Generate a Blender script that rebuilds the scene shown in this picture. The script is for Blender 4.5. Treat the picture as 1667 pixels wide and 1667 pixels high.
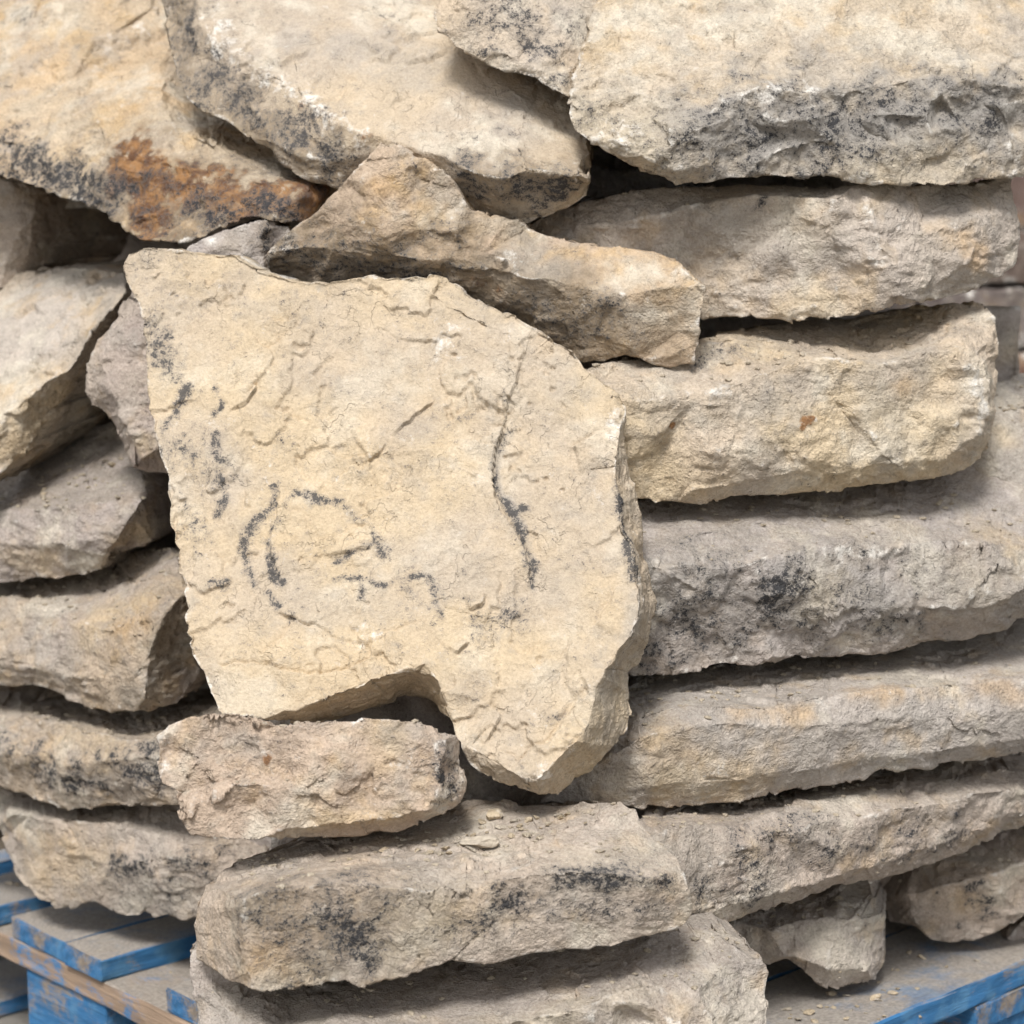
import bpy, bmesh, math, random
import numpy as np
from mathutils import Vector, Matrix
from mathutils.geometry import delaunay_2d_cdt

for o in list(bpy.data.objects):
    bpy.data.objects.remove(o, do_unlink=True)
scene = bpy.context.scene
C = scene.collection
R = math.radians

# ------------------------------------------------------------------ camera
F = 3480.0                      # focal length in photo pixels (photo is 1667 wide)
HALF = 833.5
PITCH = R(8.0)
CAM = np.array([0.0, -1.70, 0.68])
cd = bpy.data.cameras.new('camera')
cam = bpy.data.objects.new('camera', cd); C.objects.link(cam)
cam.location = CAM; cam.rotation_euler = (R(90) - PITCH, 0, 0)
cd.sensor_width = 36.0; cd.lens = 36.0 * F / (2 * HALF)
cd.clip_start = 0.05; cd.clip_end = 400
cd.dof.use_dof = True; cd.dof.focus_distance = 1.68; cd.dof.aperture_fstop = 6.3
scene.camera = cam

# ------------------------------------------------------------------ overcast daylight
SUN_EL, SUN_AZ = R(54), R(-14)           # azimuth: from behind the camera, a little to its left
w = bpy.data.worlds.new('World'); scene.world = w; w.use_nodes = True
nt = w.node_tree; nt.nodes.clear()
sky = nt.nodes.new('ShaderNodeTexSky'); sky.sky_type = 'NISHITA'; sky.sun_disc = False
sky.sun_elevation = SUN_EL; sky.sun_rotation = R(180) - SUN_AZ
sky.air_density = 1.0; sky.dust_density = 2.0; sky.ozone_density = 1.0
hs = nt.nodes.new('ShaderNodeHueSaturation'); hs.inputs['Saturation'].default_value = 0.26
bg = nt.nodes.new('ShaderNodeBackground'); bg.inputs['Strength'].default_value = 0.065
wo = nt.nodes.new('ShaderNodeOutputWorld')
nt.links.new(sky.outputs[0], hs.inputs['Color']); nt.links.new(hs.outputs[0], bg.inputs['Color'])
nt.links.new(bg.outputs[0], wo.inputs[0])
sd = bpy.data.lights.new('sun', 'SUN'); sd.energy = 1.5; sd.angle = R(15); sd.color = (1.0, 0.98, 0.955)
sun = bpy.data.objects.new('sun', sd); C.objects.link(sun)
sdir = Vector((math.sin(SUN_AZ) * math.cos(SUN_EL), -math.cos(SUN_AZ) * math.cos(SUN_EL), math.sin(SUN_EL)))
sun.rotation_euler = sdir.to_track_quat('Z', 'Y').to_euler(); sun.location = (-1, -2, 3)
vs = scene.view_settings
vs.view_transform = 'Standard'; vs.look = 'None'; vs.gamma = 1.0; vs.use_curve_mapping = False
vs.exposure = 1.3
scene.render.engine = 'CYCLES'
scene.render.resolution_x = scene.render.resolution_y = 1024
scene.cycles.max_bounces = 4; scene.cycles.diffuse_bounces = 3
scene.cycles.use_adaptive_sampling = True; scene.cycles.adaptive_threshold = 0.02

# ------------------------------------------------------------------ numpy noise
_rng = np.random.RandomState(7)
_G = _rng.normal(size=(256, 3)); _G /= np.linalg.norm(_G, axis=1)[:, None]; _G = _G.astype(np.float32)
_RV = _rng.rand(1024, 4).astype(np.float32)

def _hash(ix, iy, iz):
    h = ix * np.int32(73856093) ^ iy * np.int32(19349663) ^ iz * np.int32(83492791)
    h ^= (h >> 13); h = h * np.int32(1274126177); h ^= (h >> 16)
    return h

def perlin(P):
    P = P.astype(np.float32); I = np.floor(P).astype(np.int32); f = P - I
    u = f * f * f * (f * (f * 6 - 15) + 10)
    ix, iy, iz = I[:, 0], I[:, 1], I[:, 2]; fx, fy, fz = f[:, 0], f[:, 1], f[:, 2]
    def c(a, b, d):
        g = _G[_hash(ix + a, iy + b, iz + d) & 255]
        return g[:, 0] * (fx - a) + g[:, 1] * (fy - b) + g[:, 2] * (fz - d)
    ux, uy, uz = u[:, 0], u[:, 1], u[:, 2]
    def lp(a, b, t): return a + (b - a) * t
    x0 = lp(c(0, 0, 0), c(1, 0, 0), ux); x1 = lp(c(0, 1, 0), c(1, 1, 0), ux)
    x2 = lp(c(0, 0, 1), c(1, 0, 1), ux); x3 = lp(c(0, 1, 1), c(1, 1, 1), ux)
    return lp(lp(x0, x1, uy), lp(x2, x3, uy), uz) * 1.6

def fbm(P, octs=3, rough=0.5):
    s = 0; a = 1.0; t = 0
    for k in range(octs):
        s = s + a * perlin(P * (2.03 ** k) + 17.3 * k); t += a; a *= rough
    return s / t

def facets(P, slope=1.0):
    """cellular noise in which every cell is a randomly tilted plane (broken-stone facets)"""
    P = P.astype(np.float32); I = np.floor(P - 0.5).astype(np.int32)
    best = np.full(len(P), 1e9, np.float32); val = np.zeros(len(P), np.float32)
    for a in (0, 1):
        for b in (0, 1):
            for c in (0, 1):
                J = I + np.array([a, b, c], np.int32)
                h = _hash(J[:, 0], J[:, 1], J[:, 2])
                r = _RV[h & 1023]
                d = P - (J + 0.2 + 0.6 * r[:, :3])
                q = (d * d).sum(1); m = q < best
                g = _G[(h >> 7) & 255]
                v = (d * g).sum(1) * slope + (r[:, 3] - 0.5) * 0.5
                best = np.where(m, q, best); val = np.where(m, v, val)
    return val

def sstep(a, b, x):
    t = np.clip((x - a) / (b - a), 0, 1); return t * t * (3 - 2 * t)

# ------------------------------------------------------------------ photo pixel + world depth -> world point
_cp, _sp = math.cos(PITCH), math.sin(PITCH)
def at(px, py, Y):
    fx, fz = px - HALF, -(py - HALF)
    dy = F * _cp + fz * _sp; dz = -F * _sp + fz * _cp
    t = (Y - CAM[1]) / dy
    return np.array([CAM[0] + fx * t, Y, CAM[2] + dz * t])

# ------------------------------------------------------------------ node helpers
class NT:
    def __init__(s, name):
        s.m = bpy.data.materials.new(name); s.m.use_nodes = True
        s.t = s.m.node_tree; s.t.nodes.clear()
    def n(s, typ, **kw):
        nd = s.t.nodes.new(typ)
        for k, v in kw.items():
            if k in nd.inputs: s.set(nd, k, v)
            else: setattr(nd, k, v)
        return nd
    def set(s, nd, k, v):
        if isinstance(v, bpy.types.NodeSocket): s.t.links.new(v, nd.inputs[k])
        else: nd.inputs[k].default_value = v
    def math(s, op, a, b=0.0, c=0.0, clamp=False):
        nd = s.t.nodes.new('ShaderNodeMath'); nd.operation = op; nd.use_clamp = clamp
        s.set(nd, 0, a); s.set(nd, 1, b); s.set(nd, 2, c); return nd.outputs[0]
    def noise(s, vec, scale, detail=4, rough=0.5, dist=0.0, lac=2.0):
        nd = s.n('ShaderNodeTexNoise', Vector=vec, Scale=scale, Detail=detail, Roughness=rough, Distortion=dist, Lacunarity=lac)
        return nd.outputs['Fac']
    def ramp(s, x, lo, hi, a=0.0, b=1.0):
        nd = s.t.nodes.new('ShaderNodeMapRange'); nd.interpolation_type = 'SMOOTHSTEP'
        s.set(nd, 0, x); s.set(nd, 1, lo); s.set(nd, 2, hi); s.set(nd, 3, a); s.set(nd, 4, b); return nd.outputs[0]
    def mix(s, fac, a, b, mode='MIX'):
        nd = s.t.nodes.new('ShaderNodeMix'); nd.data_type = 'RGBA'; nd.blend_type = mode
        s.set(nd, 0, fac)
        for k, v in ((6, a), (7, b)):
            if isinstance(v, bpy.types.NodeSocket): s.t.links.new(v, nd.inputs[k])
            else: nd.inputs[k].default_value = (*v, 1.0)
        return nd.outputs[2]

# ------------------------------------------------------------------ limestone material
def limestone():
    b = NT('limestone')
    tc = b.n('ShaderNodeTexCoord'); oi = b.n('ShaderNodeObjectInfo')
    off = b.n('ShaderNodeVectorMath', operation='SCALE'); b.t.links.new(oi.outputs['Random'], off.inputs['Scale']); off.inputs[0].default_value = (31.0, 17.0, 23.0)
    add = b.n('ShaderNodeVectorMath', operation='ADD'); b.t.links.new(tc.outputs['Object'], add.inputs[0]); b.t.links.new(off.outputs[0], add.inputs[1])
    P = add.outputs[0]
    col = b.n('ShaderNodeAttribute', attribute_name='tone').outputs['Color']
    ms = b.n('ShaderNodeAttribute', attribute_name='stain'); sp = b.n('ShaderNodeSeparateColor'); b.t.links.new(ms.outputs['Color'], sp.inputs[0])
    black, rust, white = sp.outputs[0], sp.outputs[1], sp.outputs[2]
    m2 = b.n('ShaderNodeAttribute', attribute_name='wear'); s2 = b.n('ShaderNodeSeparateColor'); b.t.links.new(m2.outputs['Color'], s2.inputs[0])
    dust, tmask, flake = s2.outputs[0], s2.outputs[1], s2.outputs[2]; crack = m2.outputs['Alpha']
    calm = b.math('SUBTRACT', 1.0, b.math('MULTIPLY', flake, 0.80))      # split bedding faces are smoother than broken ones
    mid = b.noise(P, 55, 5, 0.65, 0.3)
    fine = b.noise(P, 420, 3, 0.65)
    bn = b.noise(P, 38, 5, 0.72, 0.3); b2 = b.noise(P, 210, 4, 0.78, 0.2); b3 = b.noise(P, 640, 2, 0.7)
    # mottling and mineral grain
    c = b.mix(b.ramp(mid, 0.54, 0.70, 0, 0.45), col, (0.36, 0.315, 0.26))
    c = b.mix(calm, b.mix(0.6, c, b.mix(1.0, c, b.mix(b.ramp(fine, 0.3, 0.7), (0.82, 0.81, 0.80), (1.13, 1.13, 1.12)), 'MULTIPLY')),
              b.mix(1.0, c, b.mix(b.ramp(fine, 0.3, 0.7), (0.82, 0.81, 0.80), (1.13, 1.13, 1.12)), 'MULTIPLY'))
    c = b.mix(b.math('MULTIPLY', b.ramp(b2, 0.57, 0.69, 0, 0.65), b.ramp(mid, 0.38, 0.58)), c, (0.24, 0.20, 0.16))
    # chipped edges and bruises
    wn = b.math('ADD', b.math('MULTIPLY', b.noise(P, 60, 4, 0.75), 0.6), b.math('MULTIPLY', b.math('SUBTRACT', 1.0, b2), 0.4))
    wf = b.math('ADD', wn, b.math('MULTIPLY', white, 0.185))
    c = b.mix(b.ramp(wf, 0.57, 0.76, 0, 0.86), c, (0.76, 0.72, 0.655))
    # settled dust
    c = b.mix(dust, c, b.mix(b.ramp(fine, 0.35, 0.7), (0.235, 0.20, 0.165), (0.40, 0.355, 0.30)))
    # iron staining
    rn = b.math('ADD', b.math('ADD', b.math('MULTIPLY', bn, 0.45), b.math('MULTIPLY', b2, 0.55)), b.math('MULTIPLY', rust, 0.34))
    c = b.mix(b.ramp(rn, 0.60, 0.80, 0, 0.93), c, b.mix(b.ramp(mid, 0.40, 0.60), (0.115, 0.052, 0.026), (0.31, 0.155, 0.058)))
    # grey weathering film and black manganese specks
    film = b.math('ADD', b.math('ADD', b.math('MULTIPLY', bn, 0.70), b.math('MULTIPLY', b2, 0.85)), b.math('MULTIPLY', b3, 0.45))   # about 1.0, spread 0.13
    gf = b.math('ADD', film, b.math('MULTIPLY', black, 0.33))
    c = b.mix(b.ramp(gf, 1.03, 1.38, 0, 0.82), c, (0.16, 0.147, 0.135))
    kf = b.math('ADD', film, b.math('MULTIPLY', black, 0.275))
    c = b.mix(b.math('MULTIPLY', b.ramp(kf, 1.20, 1.30, 0, 0.92), b.math('SUBTRACT', 1.0, b.math('MULTIPLY', flake, 0.30))), c, (0.036, 0.037, 0.041))
    # relief below mesh resolution: flaky bedding contours, chips, cracks, pits
    ter = b.math('MULTIPLY', b.noise(P, 17, 6, 0.55, 0.3), 9.0)
    tfl = b.math('FLOOR', ter); tfr = b.math('SUBTRACT', ter, tfl)
    tst = b.math('ADD', tfl, b.ramp(tfr, 0.92, 1.0))
    h = b.math('MULTIPLY', b.math('MULTIPLY', b.math('SUBTRACT', tst, ter), 0.0015), tmask)
    h = b.math('ADD', h, b.math('MULTIPLY', mid, 0.0011))
    wv = b.n('ShaderNodeTexNoise', Vector=P, Scale=80.0, Detail=2.0); wa = b.n('ShaderNodeVectorMath', operation='MULTIPLY_ADD')
    b.t.links.new(wv.outputs['Color'], wa.inputs[0]); wa.inputs[1].default_value = (0.008,) * 3; b.t.links.new(P, wa.inputs[2])
    for sc, am in ((95.0, 0.22), (230.0, 0.20)):
        vo = b.n('ShaderNodeTexVoronoi', Vector=wa.outputs[0], Scale=sc)
        df_ = b.n('ShaderNodeVectorMath', operation='SUBTRACT'); b.t.links.new(wa.outputs[0], df_.inputs[0]); b.t.links.new(vo.outputs['Position'], df_.inputs[1])
        cc = b.n('ShaderNodeVectorMath', operation='SUBTRACT'); b.t.links.new(vo.outputs['Color'], cc.inputs[0]); cc.inputs[1].default_value = (0.5, 0.5, 0.5)
        dt = b.n('ShaderNodeVectorMath', operation='DOT_PRODUCT'); b.t.links.new(df_.outputs[0], dt.inputs[0]); b.t.links.new(cc.outputs[0], dt.inputs[1])
        h = b.math('ADD', h, b.math('MULTIPLY', b.math('MULTIPLY', dt.outputs['Value'], am), calm))
    h = b.math('ADD', h, b.math('MULTIPLY', b2, b.math('MULTIPLY', b.ramp(calm, 0.0, 1.0, 0.0010, 0.0028), b.ramp(bn, 0.40, 0.60, 0.30, 1.25))))
    h = b.math('ADD', h, b.math('MULTIPLY', fine, b.ramp(calm, 0.0, 1.0, 0.0006, 0.0012)))
    bp = b.n('ShaderNodeBump', Strength=0.9, Distance=1.0, Height=h)
    bs = b.n('ShaderNodeBsdfPrincipled', Roughness=0.93)
    bs.inputs['Specular IOR Level'].default_value = 0.18
    b.t.links.new(c, bs.inputs['Base Color']); b.t.links.new(bp.outputs[0], bs.inputs['Normal'])
    out = b.n('ShaderNodeOutputMaterial'); b.t.links.new(bs.outputs[0], out.inputs[0])
    return b.m
LIME = limestone()

# ------------------------------------------------------------------ stone builder
CREAM = (0.545, 0.435, 0.268); YELLOW = (0.55, 0.41, 0.24); PALE = (0.52, 0.445, 0.335)
BEIGE = (0.45, 0.375, 0.285); GREY = (0.425, 0.385, 0.335); DUSTY = (0.40, 0.35, 0.295); TAN = (0.47, 0.37, 0.26)

def zoom(ox, oy, k, pts):
    return [(ox + k * p[0], oy + k * p[1], *p[2:]) for p in pts]

def capsule(V, pts):
    """distance of vertices to a 3D polyline"""
    if len(pts) == 1: return np.linalg.norm(V - pts[0], axis=1)
    d = np.full(len(V), 9.0)
    for a, b in zip(pts[:-1], pts[1:]):
        ab = b - a; t = np.clip(((V - a) @ ab) / (ab @ ab), 0, 1)
        d = np.minimum(d, np.linalg.norm(V - a - t[:, None] * ab, axis=1))
    return d

SEED = [0]; UPS = []
def stone(name, label, outline, plane, creases=(), back=(0, 0.2, 0), shrink=0.82, vox=0.0021, tone=BEIGE, tone2=None,
          bed=(0, 0.15, 1), rough=1.0, flake=0.5, terr=1.0, strata=1.0, dust=0.35, ochre=0.3, white=1.0, smooth=0, jag=0.0085, facet_px=56, jagbed=0.25, mott=1.0, chip_px=15, chip_amp=2.4,
          stains=(), ledges=(), group='limestone slabs and blocks stacked on the blue pallet', cat='stone'):
    SEED[0] += 1; rs = np.random.RandomState(SEED[0] * 13 + 5); so = rs.rand(3) * 60
    y0, cx, cy, gx, gy = plane
    Yf = lambda px, py: y0 + gx * (px - cx) / 1000 + gy * (py - cy) / 1000
    lift = lambda p: (p[0], p[1], Yf(p[0], p[1]) + (p[2] if len(p) > 2 else 0))
    bedn = np.array(bed, float); bedn /= np.linalg.norm(bedn)
    def broken(line, closed, amp):
        """a traced line split into short straight chips that leave it by a few pixels"""
        out = []; n = len(line)
        for k in range(n if closed else n - 1):
            a, b_ = line[k], line[(k + 1) % n]; L = math.hypot(b_[0] - a[0], b_[1] - a[1]); out.append(a)
            m_ = int(L / (chip_px * rs.uniform(0.7, 1.4)))
            if L > 500 or m_ < 1: continue
            for t in np.sort(rs.uniform(0.06, 0.94, m_)):
                e = rs.choice([-1, 1]) * rs.rand() ** 1.8 * 1.7 * amp; f_ = rs.uniform(-0.3, 0.3) * amp
                nx, ny = -(b_[1] - a[1]) / L, (b_[0] - a[0]) / L
                out.append((a[0] + (b_[0] - a[0]) * t + nx * e, a[1] + (b_[1] - a[1]) * t + ny * e, a[2] + (b_[2] - a[2]) * t + f_ * 0.0005))
        if not closed: out.append(line[-1])
        return out
    def cdt(loop, lines, extra):
        P_ = list(loop); n0 = len(P_); ed = []; key = {(round(p[0], 1), round(p[1], 1)): i for i, p in enumerate(P_)}
        for ln in lines:
            idx = []
            for p in ln:
                k_ = (round(p[0], 1), round(p[1], 1))
                if k_ not in key: key[k_] = len(P_); P_.append(p)
                idx.append(key[k_])
            ed += [(a, b_) for a, b_ in zip(idx[:-1], idx[1:]) if a != b_]
        P_ += extra
        v2, e2, f2, ov, oe, of = delaunay_2d_cdt([Vector(p[:2]) for p in P_], ed, [list(range(n0))], 1, 1e-4)
        PA_ = np.array(P_); ys = []
        for v, o_ in zip(v2, ov):
            if o_: ys.append(P_[o_[0]][2])
            else:
                d_ = np.hypot(PA_[:, 0] - v[0], PA_[:, 1] - v[1]) + 1e-3; o3 = np.argsort(d_)[:3]; ys.append(float((PA_[o3, 2] / d_[o3]).sum() / (1 / d_[o3]).sum()))
        fs = [tuple(f) for f in f2 if len(f) == 3]; em = {}
        for i_, f in enumerate(fs):
            for a, b_ in ((f[0], f[1]), (f[1], f[2]), (f[2], f[0])): em.setdefault((min(a, b_), max(a, b_)), []).append(i_)
        adj = [[] for _ in fs]
        for q in em.values():
            if len(q) == 2: adj[q[0]].append(q[1]); adj[q[1]].append(q[0])
        seen = [-1] * len(fs); best = []
        for i_ in range(len(fs)):
            if seen[i_] >= 0: continue
            st_ = [i_]; seen[i_] = i_; grp = []
            while st_:
                t_ = st_.pop(); grp.append(t_)
                for u_ in adj[t_]:
                    if seen[u_] < 0: seen[u_] = i_; st_.append(u_)
            if len(grp) > len(best): best = grp
        return np.array([v[:] for v in v2]), np.array(ys), [fs[i_] for i_ in best]
    loop0 = [lift(p) for p in outline]; lines0 = [[lift(p) for p in cr] for cr in creases]
    snap = {(round(p[0]), round(p[1])): p for p in loop0}
    lines0 = [[snap.get((round(p[0]), round(p[1])), p) for p in ln] for ln in lines0]
    v0, y0_, f0 = cdt(loop0, lines0, [])
    T0 = np.array(f0); W0 = np.array([at(v[0], v[1], y) for v, y in zip(v0, y0_)])
    fn0 = np.cross(W0[T0[:, 1]] - W0[T0[:, 0]], W0[T0[:, 2]] - W0[T0[:, 0]]); fn0 /= np.linalg.norm(fn0, axis=1)[:, None] + 1e-12
    loop1 = broken(loop0, True, chip_amp); lines1 = [broken(ln, False, chip_amp * 0.9) for ln in lines0]
    cons = np.array([p[:2] for p in loop1] + [p[:2] for ln in lines1 for p in ln])
    extra = []
    if jag > 0:
        x0, x1 = cons[:, 0].min(), cons[:, 0].max(); yy0, yy1 = cons[:, 1].min(), cons[:, 1].max(); sp_ = facet_px
        for gy_ in np.arange(yy0, yy1, sp_ * 0.8):
            for gx_ in np.arange(x0, x1, sp_ * 1.25):
                q = np.array([gx_ + rs.uniform(0, 1.25) * sp_, gy_ + rs.uniform(0, 0.8) * sp_])
                if np.min(np.hypot(cons[:, 0] - q[0], cons[:, 1] - q[1])) < 9: continue
                A_, B_, C_ = v0[T0[:, 0]], v0[T0[:, 1]], v0[T0[:, 2]]
                den = (B_[:, 1] - C_[:, 1]) * (A_[:, 0] - C_[:, 0]) + (C_[:, 0] - B_[:, 0]) * (A_[:, 1] - C_[:, 1]); den = np.where(np.abs(den) < 1e-9, 1e-9, den)
                w0 = ((B_[:, 1] - C_[:, 1]) * (q[0] - C_[:, 0]) + (C_[:, 0] - B_[:, 0]) * (q[1] - C_[:, 1])) / den
                w1 = ((C_[:, 1] - A_[:, 1]) * (q[0] - C_[:, 0]) + (A_[:, 0] - C_[:, 0]) * (q[1] - C_[:, 1])) / den
                ok = np.where((w0 > 0) & (w1 > 0) & (w0 + w1 < 1))[0]
                if not len(ok): continue
                k_ = ok[0]; yb = w0[k_] * y0_[T0[k_, 0]] + w1[k_] * y0_[T0[k_, 1]] + (1 - w0[k_] - w1[k_]) * y0_[T0[k_, 2]]
                amp = jag * (jagbed if abs(fn0[k_] @ bedn) > 0.8 else 1.0)
                extra.append((q[0], q[1], yb + rs.uniform(-1, 0.8) * amp))
    v2, ys, f2 = cdt(loop1, lines1, extra)
    T = np.array(f2); us, iv = np.unique(T, return_inverse=True); T = iv.reshape(-1, 3); v2 = v2[us]; ys = ys[us]
    Vt = np.array([at(v[0], v[1], y) for v, y in zip(v2, ys)])
    # orientation: make the traced surface face the camera
    fa = np.cross(Vt[T[:, 1]] - Vt[T[:, 0]], Vt[T[:, 2]] - Vt[T[:, 0]]); flip = (fa * (Vt[T[:, 0]] - CAM)).sum(1) > 0
    T[flip] = T[flip][:, ::-1]
    he = np.concatenate([T[:, [0, 1]], T[:, [1, 2]], T[:, [2, 0]]]); hs_ = set(map(tuple, he)); bnd = [(a, b_) for a, b_ in he if (b_, a) not in hs_]
    bi = sorted({k for e in bnd for k in e}); cen = Vt[bi].mean(0); nb = len(Vt); mp = {k: nb + q for q, k in enumerate(bi)}
    bk = cen + (Vt[bi] - cen) * shrink + np.array([back[0], 0, back[2]])
    bk[:, 1] = np.maximum(cen[1] + back[1] * (0.9 + 0.2 * rs.rand(len(bi))), Vt[bi, 1] + 0.02)
    tip = bk.mean(0) + [0, 0.01, 0]; it = nb + len(bi)
    V = np.concatenate([Vt, bk, tip[None]]); side = []
    for a, b_ in bnd: side += [(b_, a, mp[a]), (b_, mp[a], mp[b_]), (mp[b_], mp[a], it)]
    T = np.concatenate([T, np.array(side)])
    offp = np.maximum.reduce([-v2[:, 0], v2[:, 0] - 1667, -v2[:, 1], v2[:, 1] - 1667])
    Lv = np.concatenate([np.where(offp > 12, 0.008, vox * 1.25), np.full(len(bi) + 1, max(0.016, vox * 5))])
    for k in range(14):                                   # split every edge longer than its target
        ea = np.sort(np.concatenate([T[:, [0, 1]], T[:, [1, 2]], T[:, [2, 0]]]), axis=1); code = ea[:, 0].astype(np.int64) * len(V) + ea[:, 1]
        uq, inv = np.unique(code, return_inverse=True); ua, ub = uq // len(V), uq % len(V)
        ln_ = np.linalg.norm(V[ua] - V[ub], axis=1); mk_ = ln_ > 1.38 * 0.5 * (Lv[ua] + Lv[ub])
        if not mk_.any(): break
        new = np.full(len(uq), -1, np.int64); new[mk_] = len(V) + np.arange(mk_.sum())
        V = np.concatenate([V, 0.5 * (V[ua[mk_]] + V[ub[mk_]])]); Lv = np.concatenate([Lv, 0.5 * (Lv[ua[mk_]] + Lv[ub[mk_]])])
        nt_ = len(T); m0, m1, m2_ = new[inv[:nt_]], new[inv[nt_:2 * nt_]], new[inv[2 * nt_:]]
        cnt = (m0 >= 0).astype(int) + (m1 >= 0) + (m2_ >= 0); outT = [T[cnt == 0]]
        z = cnt == 3; a, b_, c_ = T[z].T; p, q, r_ = m0[z], m1[z], m2_[z]
        outT += [np.stack(x, 1) for x in ((a, p, r_), (p, b_, q), (r_, q, c_), (p, q, r_))]
        for rot in range(3):
            mm = [m0, m1, m2_][rot:] + [m0, m1, m2_][:rot]; TT = np.roll(T, -rot, axis=1)
            z = (cnt == 1) & (mm[0] >= 0); a, b_, c_ = TT[z].T; p = mm[0][z]; outT += [np.stack((a, p, c_), 1), np.stack((p, b_, c_), 1)]
            z = (cnt == 2) & (mm[2] < 0); a, b_, c_ = TT[z].T; p, q = mm[0][z], mm[1][z]; outT += [np.stack((p, b_, q), 1), np.stack((a, p, q), 1), np.stack((a, q, c_), 1)]
        T = np.concatenate(outT)
    nv = len(V); V = V.astype(np.float32)
    ea = np.sort(np.concatenate([T[:, [0, 1]], T[:, [1, 2]], T[:, [2, 0]]]), axis=1); uq = np.unique(ea[:, 0].astype(np.int64) * nv + ea[:, 1]); E = np.stack([uq // nv, uq % nv], 1)
    deg = np.bincount(E.ravel(), minlength=nv).astype(np.float32)[:, None]; deg[deg == 0] = 1
    def avg(X):
        if X.ndim == 1: X = X[:, None]
        o = np.empty_like(X)
        for k in range(X.shape[1]):
            o[:, k] = np.bincount(E[:, 0], X[E[:, 1], k], nv) + np.bincount(E[:, 1], X[E[:, 0], k], nv)
        return o / deg
    def normals():
        g = np.cross(V[T[:, 1]] - V[T[:, 0]], V[T[:, 2]] - V[T[:, 0]]); N = np.zeros((nv, 3))
        for k in range(3):
            for c in range(3): N[:, k] += np.bincount(T[:, c], g[:, k], nv)
        return N / (np.linalg.norm(N, axis=1)[:, None] + 1e-15)
    def surf(px, py):
        """point of the stone's surface seen at a photo pixel (authoring only)"""
        d0 = at(px, py, 0.0) - CAM; d0 /= np.linalg.norm(d0)
        rel = FV - CAM; t = rel @ d0; q = np.linalg.norm(rel - t[:, None] * d0, axis=1)
        near = q < max(0.006, q.min() * 1.3); i = np.where(near)[0][np.argmin(t[near])]; return FV[i].astype(float)
    for k in range(smooth):
        V = V + (avg(V) - V) * 0.4
    P = V + so
    # chipped, wandering edges
    wob = np.stack([fbm(P * 22 + 7.1 * k, 3, 0.55) for k in range(3)], 1)
    V = (V + wob * (0.0030 * rough)).astype(np.float32)
    N = normals(); P = V + so; FV = V[N[:, 1] < 0.35]
    isbed = sstep(0.55, 0.9, np.abs(N @ bedn))          # 1 on bedding faces, 0 on broken edges
    h = facets(P * 24, 0.9) * 0.0022 * rough * (1 - 0.8 * isbed)
    h = h + facets(P * 56 + 3.3, 0.9) * 0.0018 * rough * (1 - 0.7 * isbed)
    h = h + facets(P * 118 + 8.3, 0.8) * 0.0010 * rough * (1 - 0.4 * isbed)
    h = h + fbm(P * 45, 3, 0.6) * 0.0011 * rough * (1 - 0.45 * isbed)
    # strata showing on broken edges
    Q = P + np.outer((P @ bedn) * 3.0, bedn) + 0.012 * wob
    st = perlin(Q * 34); st2 = perlin(Q * 85 + 9)
    stm = sstep(-0.1, 0.35, perlin(P * 17 + 21))
    h = h + (np.abs(st) * 0.0028 + st2 * 0.0011) * strata * (1 - isbed) * (0.15 + 0.85 * stm)
    hs_ = h
    for k in range(1): hs_ = avg(hs_)[:, 0]
    h = 0.8 * h + 0.2 * hs_
    V = V + N * h[:, None]
    A = V.copy()
    for k in range(9): A = avg(A)
    convex = ((V - A) * N).sum(1) / vox
    # flaked-off layers on bedding faces: snap height to uneven terraces
    s = fbm(P * 7.5 + 4, 2, 0.5) * 0.0115 + fbm(P * 42 + 14, 3, 0.62) * 0.0026
    tmk = sstep(-0.35, 0.1, perlin(P * 13 + 40))
    q = 0.0032; u = s / q; fr = u - np.floor(u)
    step = (np.floor(u) + sstep(0.90, 1.0, fr)) * q - s * 0.75
    V = V + N * (step * terr * tmk * (0.2 + 0.8 * isbed))[:, None]
    FV = V[N[:, 1] < 0.35]
    for (lp, hgt, fall, groove) in ledges:                # traced flake edges: the left of the line stands proud
        lp3 = [surf(*p) for p in lp]
        c3 = np.mean(lp3, axis=0); Ww = V - c3
        fn = N[np.argmin(np.linalg.norm(V - c3, axis=1))]; fn = bedn * np.sign(fn @ bedn)
        ex = np.cross([0, 0, 1.0], fn); ex /= np.linalg.norm(ex); ey = np.cross(fn, ex)
        box = (np.linalg.norm(Ww, axis=1) < 0.5 * sum(np.linalg.norm(b - a) for a, b in zip(lp3[:-1], lp3[1:])) + 2.5 * fall) & (N @ fn > 0.2)
        ids = np.where(box)[0]
        if not len(ids): continue
        jt = 0.0055
        U2 = np.stack([Ww[ids] @ ex + jt * fbm(P[ids] * 48, 3), Ww[ids] @ ey + jt * fbm(P[ids] * 48 + 31, 3)], 1)
        L2 = np.array([[(p - c3) @ ex, (p - c3) @ ey] for p in lp3])
        bd = np.full(len(ids), 9.0); bs_ = np.zeros(len(ids)); bt = np.zeros(len(ids)); ns = len(L2) - 1
        for k in range(ns):
            a, b_ = L2[k], L2[k + 1]; ab = b_ - a
            t = np.clip(((U2 - a) @ ab) / (ab @ ab), 0, 1); dv = U2 - a - t[:, None] * ab; d = np.hypot(dv[:, 0], dv[:, 1])
            cr = ab[0] * dv[:, 1] - ab[1] * dv[:, 0]; mm = d < bd
            bd = np.where(mm, d, bd); bs_ = np.where(mm, np.sign(cr), bs_); bt = np.where(mm, (k + t) / ns, bt)
        taper = np.clip(np.minimum(bt, 1 - bt) * 5, 0.0, 1) ** 0.6
        sdn = bd * bs_
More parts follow.
